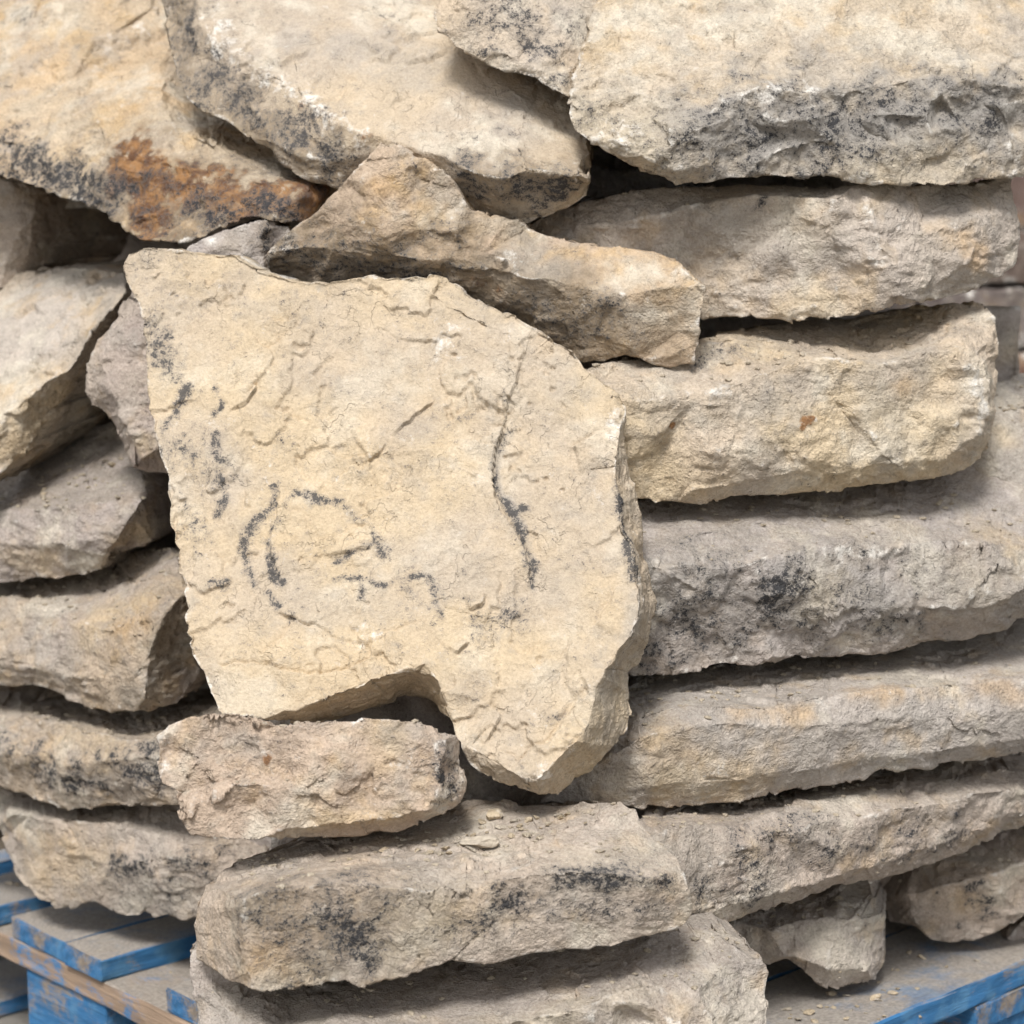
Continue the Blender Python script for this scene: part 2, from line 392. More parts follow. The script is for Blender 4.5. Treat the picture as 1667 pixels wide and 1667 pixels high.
        up = hgt * sstep(-0.0006, 0.0012, sdn) * np.exp(-np.maximum(sdn, 0) / fall)
        dn = -groove * 1.7 * np.exp(-(np.minimum(sdn, 0.0) / 0.0024) ** 2) * (sdn <= 0.0006) 
        V[ids] += fn * ((up + dn) * taper)[:, None]
    N = normals(); P = V + so
    # ---- what the surface is made of
    if dust > 0.15:
        ok = np.where((N[:, 2] > 0.72) & (V[:, 1] < np.percentile(V[:, 1], 75)) & (Lv < vox * 3))[0]
        if len(ok) > 400: UPS.append((V[rs.choice(ok, 170 if dust > 0.4 else 60, replace=False)], tone))
    t2 = tone2 or tone
    mixf = sstep(-0.25, 0.25, fbm(P * 9 + 50, 3))[:, None]
    tn = np.array(tone) * (1 - mixf) + np.array(t2) * mixf
    var = 1 + 0.10 * fbm(P * 30 + 80, 2)[:, None]
    lum = tn.mean(1, keepdims=True); tn = (tn * 0.9 + lum * 0.1) * np.array([1.0, 0.98, 1.025])
    tn = tn * var
    grv = sstep(0.02, 0.32, fbm(P * 16 + 120, 4, 0.6))[:, None] * 0.55 * mott
    tn = tn * (1 - grv) + np.array((0.385, 0.345, 0.30)) * grv
    bg_ = sstep(0.02, 0.34, fbm(P * 14 + 140, 5, 0.62))[:, None] * 0.68 * mott
    tn = tn * (1 - bg_) + np.array((0.63, 0.57, 0.47)) * bg_
    og_ = sstep(0.02, 0.42, fbm(P * 28 + 160, 4, 0.6))[:, None] * 0.75 * ochre
    tn = tn * (1 - og_) + np.array((0.55, 0.37, 0.17)) * og_
    blk = np.zeros(nv); rst = np.zeros(nv); wht = np.clip(convex * 0.75 - 0.16, 0, 0.85) * white * (0.15 + 0.85 * sstep(-0.25, 0.3, perlin(P * 55 + 300)))
    dn_ = fbm(P * 42 + 200, 3)
    dst = sstep(0.45, 0.9, N[:, 2] + 0.15 * dn_) * dust * (0.45 + 0.55 * sstep(-0.35, 0.2, dn_))
    mk = perlin(P * 24 + 220); fl = flake * (0.35 + 0.65 * isbed)
    if stains:
        snz = fbm(P * 34 + 11, 2, 0.6) + 0.55 * perlin(P * 130 + 5)
        Vw = V + 0.0042 * np.stack([fbm(P * 55 + 400 + 9 * k, 2) for k in range(3)], 1)
    for stn in stains:
        kind, pl, rad, amt = stn[:4]
        p3 = [surf(*p) for p in pl]; rad_m = rad * 0.0005
        big_r = (1.35 if terr < 1.1 or not ledges else 1.6) if kind == 'k' else 1.15
        box = np.where(np.all((V > np.min(p3, axis=0) - 2.2 * rad_m) & (V < np.max(p3, axis=0) + 2.2 * rad_m), axis=1))[0]
        d = capsule(Vw[box], p3) / (rad_m * big_r) + (0.75 if rad > 16 or kind != 'k' else 0.5) * snz[box]
        f = np.zeros(nv); f[box] = np.exp(-np.maximum(d, 0) ** 2 * 1.6) * amt * sstep(2.2 / big_r, 1.5 / big_r, capsule(Vw[box], p3) / (rad_m * big_r))
        if kind == 'k': blk = np.maximum(blk, f)
        elif kind == 'r': rst = np.maximum(rst, f)
        elif kind == 'w': wht = np.maximum(wht, f)
        else:
            colr = {'g': (0.37, 0.335, 0.29), 'y': YELLOW, 'b': (0.24, 0.185, 0.125), 'o': (0.52, 0.33, 0.15), 'p': PALE, 'c': CREAM, 's': (0.30, 0.285, 0.265)}[kind]
            tn = tn * (1 - f[:, None]) + np.array(colr) * f[:, None]
    org = np.array([V[:, 0].mean(), V[:, 1].mean(), V[:, 2].min()])
    V = V - org
    m = bpy.data.meshes.new(name); m.vertices.add(nv); m.loops.add(len(T) * 3); m.polygons.add(len(T))
    m.vertices.foreach_set('co', V.astype(np.float32).ravel()); m.loops.foreach_set('vertex_index', T.astype(np.int32).ravel())
    m.polygons.foreach_set('loop_start', np.arange(0, len(T) * 3, 3, dtype=np.int32)); m.polygons.foreach_set('loop_total', np.full(len(T), 3, np.int32))
    m.update(calc_edges=True); m.validate()
    def attr(nm, cols, alpha=None):
        a = m.color_attributes.new(nm, 'FLOAT_COLOR', 'POINT')
        a.data.foreach_set('color', np.concatenate([np.clip(cols, 0, 1), np.ones((nv, 1)) if alpha is None else alpha[:, None]], 1).astype(np.float32).ravel())
    attr('tone', tn); attr('stain', np.stack([blk, rst, wht], 1))
    attr('wear', np.stack([dst, fl * sstep(0.0, 0.3, mk), fl], 1), np.clip((-mk - 0.28) / 0.25, 0, 1))
    m.polygons.foreach_set('use_smooth', np.ones(len(m.polygons), bool)); m.update()
    m.materials.append(LIME)
    o = bpy.data.objects.new(name, m); C.objects.link(o); o.location = org
    o['label'] = label; o['category'] = cat
    if group: o['group'] = group
    return o

# ================================================================== the setting: ground
def simple_mat(name, build):
    b = NT(name); tc = b.n('ShaderNodeTexCoord'); c, h, r = build(b, tc.outputs['Object'])
    bp = b.n('ShaderNodeBump', Strength=0.8, Distance=1.0, Height=h)
    bs = b.n('ShaderNodeBsdfPrincipled', Roughness=r); bs.inputs['Specular IOR Level'].default_value = 0.25
    b.t.links.new(c, bs.inputs['Base Color']); b.t.links.new(bp.outputs[0], bs.inputs['Normal'])
    out = b.n('ShaderNodeOutputMaterial'); b.t.links.new(bs.outputs[0], out.inputs[0]); return b.m
def ground_b(b, P):
    n = b.noise(P, 6, 8, 0.65); f = b.noise(P, 160, 6, 0.7)
    c = b.mix(b.ramp(n, 0.35, 0.65), (0.17, 0.155, 0.135), (0.26, 0.24, 0.21))
    c = b.mix(b.ramp(f, 0.5, 0.7, 0, 0.5), c, (0.36, 0.33, 0.28))
    return c, b.math('ADD', b.math('MULTIPLY', f, 0.004), b.math('MULTIPLY', n, 0.01)), 0.9
GROUND_Z = -0.150
me = bpy.data.meshes.new('ground')
me.from_pydata([(-60, -20, GROUND_Z), (60, -20, GROUND_Z), (60, 120, GROUND_Z), (-60, 120, GROUND_Z)], [], [(0, 1, 2, 3)])
g = bpy.data.objects.new('ground', me); C.objects.link(g); g['kind'] = 'structure'; g['label'] = 'dusty grey ground under the pallet'
me.materials.append(simple_mat('ground_dirt', ground_b))

# ================================================================== the blue pallet
def wood_b(paint, wood, worn):
    def f(b, P):
        mp = b.n('ShaderNodeMapping', Vector=P); mp.inputs['Scale'].default_value = (1.0, 14.0, 14.0)
        G = mp.outputs[0]
        gr = b.noise(G, 9, 8, 0.6, 0.4); big = b.noise(P, 16, 6, 0.65, 0.5); fi = b.noise(G, 60, 5, 0.7)
        wd = b.mix(b.ramp(gr, 0.35, 0.7), tuple(x * 0.62 for x in wood), wood)
        pt = b.mix(b.ramp(gr, 0.3, 0.7), tuple(x * 0.72 for x in paint), tuple(x * 1.25 for x in paint))
        pt = b.mix(b.ramp(b.noise(P, 40, 6, 0.6), 0.45, 0.7, 0, 0.4), pt, (0.16, 0.33, 0.48))
        wf = b.math('ADD', b.math('MULTIPLY', big, 0.65), b.math('MULTIPLY', fi, 0.35))
        c = b.mix(b.ramp(wf, worn, worn + 0.10), pt, wd)
        gm = b.n('ShaderNodeNewGeometry'); sx = b.n('ShaderNodeSeparateXYZ'); b.t.links.new(gm.outputs['Normal'], sx.inputs[0])
        df = b.math('MULTIPLY', b.ramp(sx.outputs[2], 0.6, 0.95), b.ramp(b.noise(P, 11, 6, 0.65, 0.4), 0.33, 0.52, 0.45, 0.96))
        c = b.mix(df, c, b.mix(b.ramp(b.noise(P, 300, 4, 0.7), 0.3, 0.7), (0.24, 0.21, 0.18), (0.40, 0.355, 0.30)))
        c = b.mix(b.ramp(b.noise(P, 55, 7, 0.75), 0.60, 0.72, 0, 0.55), c, (0.30, 0.27, 0.23))
        return c, b.math('ADD', b.math('MULTIPLY', gr, 0.0022), b.math('MULTIPLY', fi, 0.0012)), 0.72
    return f
BLUE = simple_mat('blue_painted_wood', wood_b((0.040, 0.150, 0.315), (0.36, 0.29, 0.22), 0.515))
RAW = simple_mat('raw_wood', wood_b((0.05, 0.20, 0.42), (0.42, 0.30, 0.21), 0.40))
PZ = 0.0
PX, PY, PA = 0.020, -0.237, 43.0         # pallet corner and the bearing of its right-hand edge (degrees)
pal = bpy.data.objects.new('wooden_pallet', None); C.objects.link(pal)
pal.location = (PX, PY, GROUND_Z); pal.rotation_euler = (0, 0, R(PA))
pal['label'] = 'blue painted wooden pallet carrying the stacked stones'; pal['category'] = 'pallet'
def plank(name, x0, x1, y0, y1, z0, z1, mat, seed, sag=0.0):
    """a board in pallet space (x along the right edge, y along the left edge) with chipped arrises"""
    rs = random.Random(seed); bm = bmesh.new()
    L, W, H = x1 - x0, y1 - y0, z1 - z0
    bmesh.ops.create_cube(bm, size=1)
    for v in bm.verts: v.co = Vector((v.co.x * L, v.co.y * W, v.co.z * H))
    bmesh.ops.bevel(bm, geom=list(bm.edges), offset=0.0022, segments=2, affect='EDGES', profile=0.6)
    n = max(4, int(L / 0.03)); 
    for k in range(1, n):
        x = -L / 2 + L * k / n
        bmesh.ops.bisect_plane(bm, geom=bm.verts[:] + bm.edges[:] + bm.faces[:], plane_co=(x, 0, 0), plane_no=(1, 0, 0))
    m2 = max(2, int(W / 0.03))
    for k in range(1, m2):
        y = -W / 2 + W * k / m2
        bmesh.ops.bisect_plane(bm, geom=bm.verts[:] + bm.edges[:] + bm.faces[:], plane_co=(0, y, 0), plane_no=(0, 1, 0))
    for v in bm.verts:
        v.co += Vector((rs.uniform(-1, 1), rs.uniform(-1, 1), rs.uniform(-1, 1))) * 0.0009
        v.co.z -= sag * (v.co.x / L) ** 2
    bmesh.ops.triangulate(bm, faces=bm.faces)
    me = bpy.data.meshes.new(name); bm.to_mesh(me); bm.free(); me.materials.append(mat)
    for p in me.polygons: p.use_smooth = False
    o = bpy.data.objects.new(name, me); C.objects.link(o); o.parent = pal
    o.location = ((x0 + x1) / 2, (y0 + y1) / 2, (z0 + z1) / 2 - GROUND_Z)
    return o
DT = 0.024
# deck boards run along the right-hand edge, their ends line up along the left-hand edge
for k, (a, b_) in enumerate(((0.0, 0.128), (0.131, 0.255), (0.259, 0.370), (0.400, 0.485), (0.585, 0.648), (0.652, 0.752), (0.79, 0.88), (0.92, 1.0), (1.03, 1.15))):
    plank('deck_board', 0.0 + 0.004 * (k % 2), 1.18, a, b_, -DT, -0.0005 * k, BLUE, 40 + k)
for k, a in enumerate((0.004, 0.54, 1.07)):
    o = plank('stringer_board', 0.0, 1.15, 0, 0.098, -2 * DT - 0.001, -DT - 0.001, BLUE if k else RAW, 60 + k)
    o.rotation_euler = (0, 0, R(90)); o.location = (a + 0.049, 0.575, (-1.5 * DT - 0.001) - GROUND_Z)
for k, a in enumerate((0.006, 0.54, 1.07)):
    for j, c in enumerate((0.004, 0.592, 1.005)):
        o = plank('block', 0, 0.14, 0, 0.096, GROUND_Z + 0.020, -2 * DT - 0.002, BLUE, 70 + 3 * k + j)
        o.rotation_euler = (0, 0, R(90)); o.location = (a + 0.05, c + 0.07, (GROUND_Z + 0.020 - 2 * DT - 0.002) / 2 - GROUND_Z)
for k, a in enumerate((0.0, 0.41, 0.86)):
    plank('bottom_board', 0.0, 1.18, a, a + 0.11, GROUND_Z + 0.001, GROUND_Z + 0.019, BLUE, 90 + k)

# ================================================================== the stones
G1 = lambda pts: zoom(0, 0, 0.36, pts)
G2 = lambda pts: zoom(533, 0, 0.36, pts)
G3 = lambda pts: zoom(1067, 0, 0.36, pts)
G4 = lambda pts: zoom(0, 400, 0.24, pts)
G6 = lambda pts: zoom(0, 700, 0.30, pts)
B1 = lambda pts: zoom(0, 1067, 0.36, pts)
B2 = lambda pts: zoom(533, 1067, 0.36, pts)
B3 = lambda pts: zoom(1067, 1067, 0.36, pts)

# ---- the leaning slab in front
stone('flat_stone', 'largest cream slab leaning upright in front, notched along its bottom edge',
    [(203, 432), (212, 415), (240, 405), (300, 410), (345, 412), (383, 415), (410, 432), (440, 445), (475, 457), (500, 460), (560, 456), (610, 450), (680, 448),
     (727, 452, .012), (760, 480, .014), (800, 500, .012), (850, 525, .006), (900, 553), (935, 575), (950, 600), (985, 625), (1010, 642), (1018, 660, .006),
     (1015, 700, .02), (1022, 760, .03), (1035, 810, .036), (1045, 850, .042), (1048, 900, .045), (1060, 960, .05), (1068, 1000, .055), (1062, 1020, .055), (1055, 1050, .06),
     (1045, 1072, .06), (1020, 1095, .06), (1022, 1130, .06), (1027, 1165, .06), (1020, 1190, .06), (1000, 1215, .055), (975, 1240, .055), (940, 1265, .05), (915, 1292, .045),
     (880, 1296, .02), (850, 1287, .02), (800, 1272, .02), (765, 1247, .012), (750, 1217, .006), (740, 1192, .008), (732, 1168, .012), (722, 1160, .04), (700, 1140, .07), (668, 1133, .075),
     (610, 1152, .07), (545, 1172, .06), (480, 1180, .03), (430, 1172), (410, 1168), (360, 1160), (345, 1130), (330, 1090), (312, 1065), (305, 1030), (308, 990), (300, 960), (290, 900),
     (278, 850), (272, 800), (275, 770), (262, 740), (250, 700), (245, 660), (240, 610), (237, 560), (232, 520), (225, 490), (208, 460)],
    (-0.02, 640, 850, -0.06, -0.25),
    creases=[[(1018, 660, .006), (1006, 740, -.002), (1000, 780), (1010, 840), (1028, 900), (1038, 950), (1040, 1000), (1030, 1030), (1006, 1060), (985, 1090), (966, 1130), (958, 1180), (940, 1210), (900, 1243), (872, 1272), (850, 1268), (800, 1240), (762, 1215), (750, 1217, .006)],
             [(430, 1172), (500, 1150), (560, 1130), (620, 1105), (670, 1085), (692, 1080), (706, 1096), (716, 1120), (732, 1168, .012)],
             [(690, 470), (740, 500), (800, 535), (860, 575), (930, 640), (960, 700), (960, 780)],
             [(790, 690, .003), (800, 760, .006), (840, 830, .004), (860, 940, .002)],
             [(320, 1085), (450, 1085, -.002), (560, 1080, -.002), (640, 1062)]],
    back=(0.0, 0.075, 0.012), shrink=0.93, vox=0.00122, tone=CREAM, tone2=(0.485, 0.40, 0.275), bed=(0.06, -1, 0.45), rough=0.6, flake=0.9, terr=1.15, strata=0.9,
    dust=0.0, ochre=0.12, mott=0.5, white=1.1, jag=0.007, facet_px=52, chip_px=14, chip_amp=2.6,
    stains=[('k', [(455, 785), (440, 810), (415, 830), (395, 860), (388, 890), (395, 920), (402, 945)], 8.6, 1.01), ('k', [(470, 800), (440, 850), (430, 880), (438, 915), (452, 940)], 7.5, 1.03), ('k', [(455, 785), (500, 800), (540, 805), (565, 820), (574, 838)], 6.8, 1.09),
            ('k', [(600, 850), (605, 870), (590, 885), (560, 895), (530, 915), (515, 925)], 6.3, 1.09), ('k', [(610, 860), (620, 895)], 9.1, 0.69), ('k', [(340, 945), (375, 938)], 9.1, 0.69), ('k', [(540, 935), (570, 928), (610, 945), (650, 935), (690, 930), (700, 950), (712, 990)], 6.3, 0.92), ('k', [(650, 955), (700, 975)], 21.6, 0.46),
            ('k', [(577, 955), (587, 1000)], 5.7, 0.98), ('k', [(465, 1000), (500, 985)], 6.8, 0.86), ('k', [(425, 960), (450, 975)], 4.6, 1.03), ('k', [(235, 510), (258, 555), (268, 590)], 21.6, 0.61), ('k', [(302, 618), (282, 655), (262, 692)], 8.6, 1.06), ('k', [(352, 622), (356, 650), (342, 664)], 5.7, 0.98),
            ('k', [(345, 700), (352, 735), (362, 752)], 7.5, 1.03), ('k', [(265, 725), (300, 735), (335, 760)], 28.1, 0.55), ('k', [(356, 765), (362, 800), (342, 832)], 6.8, 0.80), ('k', [(298, 790), (300, 840), (325, 860)], 21.6, 0.55), ('k', [(240, 420), (262, 470), (300, 480)], 28.1, 0.38),
            ('k', [(835, 680), (815, 700), (800, 740), (798, 770), (815, 800), (835, 840), (850, 880), (858, 920), (862, 945)], 7.5, 0.83), ('k', [(822, 810), (850, 870)], 5.1, 1.09), ('k', [(852, 815)], 5.7, 1.03), ('k', [(760, 665), (735, 680)], 6.8, 0.57), ('k', [(812, 640), (825, 655)], 8.0, 0.63), ('k', [(805, 1005), (830, 990)], 30.2, 0.46),
            ('k', [(1008, 780), (1025, 850), (1040, 930)], 9.1, 0.98), ('k', [(900, 1165), (930, 1130)], 4.6, 0.69), ('g', [(800, 720), (800, 770), (830, 830), (855, 900)], 8.0, 0.63),
            ('g', [(1040, 960), (1045, 1010)], 30, .6), ('g', [(1000, 1120), (1000, 1180)], 40, .5), ('g', [(940, 620), (900, 590)], 40, .35), ('p', [(430, 1130), (400, 1140)], 60, .5), ('w', [(740, 530), (720, 560)], 26, .6), ('w', [(880, 1250)], 24, .9), ('w', [(1000, 700), (1005, 660)], 16, .9), ('w', [(600, 1020)], 30, .55)],
    ledges=[([(450, 985), (475, 1000), (440, 1040), (410, 1065)], 0.0043, 0.040, 0.0013),
            ([(330, 1078), (430, 1082), (490, 1090), (560, 1080), (600, 1062)][::-1], 0.0048, 0.060, 0.0016),
            ([(790, 690), (815, 685), (800, 720), (790, 780), (812, 830), (850, 880), (862, 950)][::-1], 0.0059, 0.060, 0.0016),
            ([(940, 1080), (955, 1110), (930, 1140), (905, 1170), (885, 1200), (860, 1215), (835, 1230), (815, 1205)], 0.0053, 0.050, 0.0016),
            ([(790, 1200), (795, 1175), (810, 1155), (798, 1145)], 0.0032, 0.040, 0.0013),
            ([(520, 905), (560, 900), (600, 880)], 0.0027, 0.040, 0.0008),
            ([(450, 795), (440, 850), (438, 900), (452, 945)], 0.0024, 0.040, 0.0008),
            ([(400, 640), (410, 620), (408, 600)][::-1], 0.0027, 0.040, 0.0008), ([(365, 662), (395, 648), (412, 625), (405, 605)], 0.0032, 0.040, 0.0013),
            ([(435, 665), (470, 660), (495, 680)][::-1], 0.0027, 0.040, 0.0010), ([(560, 690), (600, 745), (620, 720)], 0.0027, 0.030, 0.0010),
            ([(640, 700), (660, 675), (690, 655), (700, 640)], 0.0032, 0.040, 0.0008), ([(600, 730), (585, 745), (550, 735), (535, 715)], 0.0027, 0.024, 0.0008),
            ([(790, 955), (780, 975), (760, 978)][::-1], 0.0043, 0.024, 0.0013), ([(735, 1055), (755, 1035)], 0.0032, 0.020, 0.0013), ([(925, 1030), (922, 1090), (930, 1120)], 0.0032, 0.040, 0.0010),
            ([(700, 1000), (660, 1012), (620, 1020)], 0.0032, 0.040, 0.0008), ([(975, 690), (940, 715), (935, 760)], 0.0043, 0.050, 0.0013), ([(830, 670), (800, 660), (780, 640), (765, 610)][::-1], 0.0038, 0.060, 0.0010),
            ([(480, 520), (430, 560), (380, 520)], 0.0024, 0.040, 0.0008), ([(850, 850), (870, 860), (880, 900)], 0.0021, 0.030, 0.0008), ([(1000, 940), (985, 985), (960, 1010)], 0.0032, 0.040, 0.0008)])

# ---- small block under it and the slab that carries both
stone('stone_block', 'short pinkish-beige block with a dark right end, propped under the largest slab',
    [(258, 1197), (275, 1180), (310, 1168), (370, 1163), (410, 1166), (440, 1178), (480, 1175), (540, 1172), (580, 1175), (600, 1168), (650, 1170), (700, 1180, .01), (735, 1192, .02), (748, 1212, .03), (752, 1250, .03), (760, 1282, .03),
     (750, 1306, .025), (720, 1326, .02), (690, 1342, .02), (650, 1356, .02), (600, 1363, .02), (550, 1364, .02), (500, 1367, .02), (460, 1369, .015), (420, 1370), (350, 1366), (310, 1360), (293, 1340), (290, 1316), (286, 1302), (291, 1290), (266, 1276), (258, 1250)],
    (-0.165, 500, 1270, -0.02, -0.05),
    creases=[[(700, 1180, .01), (728, 1205, .004), (720, 1235), (715, 1270), (712, 1295), (690, 1318), (640, 1332), (580, 1340), (520, 1345), (460, 1352), (420, 1370)], [(292, 1290, .004), (350, 1275, .002), (410, 1265), (450, 1262)], [(350, 1285, -.006), (420, 1275, -.006), (520, 1290, -.004)]],
    back=(0.01, 0.11, -0.03), shrink=0.8, vox=0.0016, tone=(0.50, 0.39, 0.275), tone2=(0.44, 0.36, 0.27), bed=(0.1, 0.2, 1), rough=0.75, flake=0.55, strata=0.9, dust=0.2, ochre=0.35,
    stains=[('k', [(735, 1225), (740, 1290)], 34, .85), ('r', [(424, 1238)], 7, 1.0), ('o', [(530, 1245)], 14, .6), ('w', [(722, 1215), (714, 1290)], 10, .9), ('w', [(262, 1210), (262, 1260)], 12, .8), ('y', [(520, 1352), (640, 1345)], 26, .6), ('y', [(620, 1190)], 50, .4)],
    ledges=[([(300, 1290), (370, 1270), (430, 1262)], .005, .03, .0015), ([(470, 1325), (520, 1318), (560, 1330), (620, 1322)], .003, .02, .0012), ([(280, 1235), (340, 1215), (380, 1190)], .003, .02, .001)])

stone('flat_stone', 'beige slab with black-stained front edge and loose chips lying on its top',
    [(322, 1470, .08), (335, 1440, .09), (365, 1415, .10), (430, 1390, .12), (500, 1372, .13), (600, 1345, .14), (700, 1318, .15), (760, 1300, .15), (850, 1306, .13), (920, 1308, .12), (980, 1303, .10), (1010, 1305, .085), (1035, 1318, .07), (1045, 1345, .06), (1075, 1375, .045), (1100, 1395, .03),
     (1115, 1420, .015), (1122, 1450, .012), (1127, 1485, .02), (1115, 1505, .02), (1075, 1520, .02), (1030, 1530, .015), (960, 1545, .012), (880, 1550, .012), (830, 1562, .01), (790, 1567, .01), (740, 1562, .01), (700, 1575, .01), (640, 1595, .008), (580, 1608, .006),
     (560, 1600, .006), (530, 1600, .006), (470, 1615, .004), (440, 1617), (408, 1612), (380, 1600, .03), (320, 1562, .08), (316, 1510, .085)],
    (-0.225, 640, 1480, 0.05, 0.0),
    creases=[[(408, 1612), (403, 1560), (398, 1510), (394, 1466), (430, 1452), (500, 1444), (560, 1438), (620, 1442), (690, 1450), (760, 1446), (820, 1432), (880, 1424), (950, 1420), (1010, 1424), (1060, 1428), (1115, 1420, .015)],
             [(430, 1452), (533, 1425, .012), (569, 1416, .022), (677, 1411, .026), (785, 1403, .03), (839, 1386, .042), (893, 1355, .062), (965, 1334, .072), (1035, 1318, .07)], [(335, 1440, .09), (365, 1450, .045), (394, 1466)]],
    back=(0.0, 0.2, -0.03), shrink=0.8, vox=0.0016, tone=(0.545, 0.44, 0.315), tone2=(0.50, 0.425, 0.33), bed=(0.10, 0.1, 1), rough=0.40, strata=0.3, jag=0.0022, smooth=0, chip_amp=2.4, flake=0.5, dust=0.5, ochre=0.35,
    stains=[('b', [(430, 1490), (520, 1540), (600, 1510)], 90, .75), ('k', [(430, 1490), (520, 1540), (600, 1500)], 80, .55), ('k', [(430, 1500), (480, 1520)], 46, .55), ('k', [(560, 1500), (580, 1560)], 42, .98), ('k', [(600, 1460), (620, 1490)], 24, .7), ('k', [(520, 1495), (540, 1530)], 26, .85), ('k', [(840, 1480), (800, 1500)], 30, .85), ('k', [(940, 1440), (1010, 1440), (1090, 1450)], 28, .95), ('k', [(870, 1480), (960, 1490), (1080, 1480)], 30, .62), ('k', [(700, 1520), (840, 1510)], 24, .5),
            ('y', [(755, 1490)], 40, .5), ('w', [(395, 1480), (402, 1530)], 8, 1.0), ('w', [(840, 1400), (900, 1370)], 14, .6), ('p', [(950, 1390), (1050, 1390)], 50, .5), ('o', [(440, 1580)], 40, .35), ('p', [(700, 1480), (660, 1520)], 50, .45)],
    ledges=[([(685, 1440), (730, 1448), (790, 1436), (830, 1428)][::-1], .004, .02, .002), ([(740, 1406), (790, 1398)], .003, .02, .0015)])

# ---- bottom stone half out of the frame
stone('flat_stone', 'dusty grey bottom slab lying on the pallet beneath the black-stained slab',
    [(306, 1545, .08), (335, 1545, .08), (405, 1590, .08), (470, 1600, .09), (560, 1585, .10), (700, 1555, .11), (850, 1530, .12), (960, 1518, .12), (1080, 1512, .10), (1130, 1520, .085), (1190, 1535, .07), (1235, 1560, .06), (1250, 1582, .06), (1248, 1650, .05), (1246, 1720, .04), (1200, 1790, .03), (1000, 1800), (700, 1800), (450, 1800), (360, 1800, .03), (332, 1720, .05), (323, 1667, .06), (312, 1620, .07)],
    (-0.215, 700, 1650, 0.03, 0.0),
    creases=[[(332, 1720, .05), (420, 1690, .0), (560, 1672), (700, 1676), (800, 1668), (868, 1657), (947, 1640), (1037, 1607, .02), (1095, 1600, .03), (1133, 1612, .02), (1160, 1660, .01), (1170, 1780, .01)], [(1133, 1612, .02), (1180, 1570, .05), (1235, 1560, .06)]],
    back=(0, 0.22, 0.0), shrink=0.86, vox=0.002, tone=(0.44, 0.385, 0.32), tone2=(0.42, 0.37, 0.31), bed=(0.0, 0.1, 1), rough=0.8, flake=0.4, dust=0.6, ochre=0.35,
    stains=[('p', [(860, 1650), (1040, 1605)], 30, .5), ('g', [(360, 1640), (500, 1660)], 70, .6), ('w', [(1060, 1600), (1130, 1605)], 12, .7), ('o', [(1100, 1640)], 30, .4)])

# ---- pointed slab wedged behind the leaning one
stone('flat_stone', 'pointed tan slab with dark underside wedged behind the top of the largest slab',
    [(437, 412), (450, 395, .004), (480, 370, .004), (520, 340, .006), (548, 310, .006), (580, 275, .006), (602, 252, .006), (620, 232, .008), (650, 236, .008), (690, 256, .008), (730, 285, .01), (745, 310, .012), (763, 338, .014), (803, 349, .02), (845, 360, .025), (857, 371, .03),
     (893, 382, .03), (930, 389, .03), (965, 396, .03), (1012, 403, .028), (1066, 410, .025), (1095, 421, .02), (1116, 439, .012), (1133, 453, .008), (1150, 466, .008), (1144, 500, .01), (1137, 540, .012), (1131, 592, .016), (1090, 598, .016), (1060, 592, .016), (1020, 580, .016), (985, 588, .016),
     (950, 585, .02), (900, 570, .03), (800, 530, .035), (700, 500, .035), (560, 490, .035), (470, 470, .035), (437, 445, .02)],
    (0.095, 700, 420, -0.09, 0.0),
    creases=[[(437, 412), (480, 404), (533, 404), (587, 412), (641, 416), (695, 421), (738, 421), (785, 432), (828, 443), (864, 454), (907, 457), (983, 472, .002), (1040, 478, .004), (1090, 466, .002), (1150, 466, .008)], [(600, 330, -.002), (700, 380, .004), (830, 425, .004)], [(907, 457), (940, 520, .004), (985, 588, .016)]],
    back=(0.02, 0.13, 0.0), shrink=0.85, vox=0.0018, tone=(0.52, 0.395, 0.245), tone2=(0.49, 0.38, 0.26), bed=(-0.15, -0.5, 1), rough=0.7, flake=0.7, dust=0.05, ochre=0.65,
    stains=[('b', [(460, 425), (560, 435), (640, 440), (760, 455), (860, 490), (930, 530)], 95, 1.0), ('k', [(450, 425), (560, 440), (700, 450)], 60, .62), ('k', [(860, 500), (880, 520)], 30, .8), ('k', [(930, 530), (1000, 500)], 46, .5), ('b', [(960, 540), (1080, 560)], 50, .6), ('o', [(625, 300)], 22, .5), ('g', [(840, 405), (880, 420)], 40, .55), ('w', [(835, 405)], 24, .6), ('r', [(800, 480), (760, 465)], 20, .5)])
stone('stone_block', 'small grey angular stone peeping over the left shoulder of the largest slab',
    [(297, 412), (310, 396), (330, 390), (360, 375), (415, 357), (440, 355, .01), (470, 370, .02), (480, 420, .03), (470, 480, .03), (380, 490), (300, 480)],
    (0.135, 380, 400, -0.05, -0.1), creases=[[(415, 357), (424, 400), (430, 450)]], back=(0.0, 0.09, 0.01), shrink=0.8, vox=0.002, tone=(0.40, 0.36, 0.315), rough=0.6, flake=0.2, dust=0.1, ochre=0.1,
    stains=[('k', [(445, 375), (450, 410)], 24, .8), ('b', [(445, 375), (450, 420)], 26, .8), ('w', [(330, 390), (400, 362)], 8, .7)])

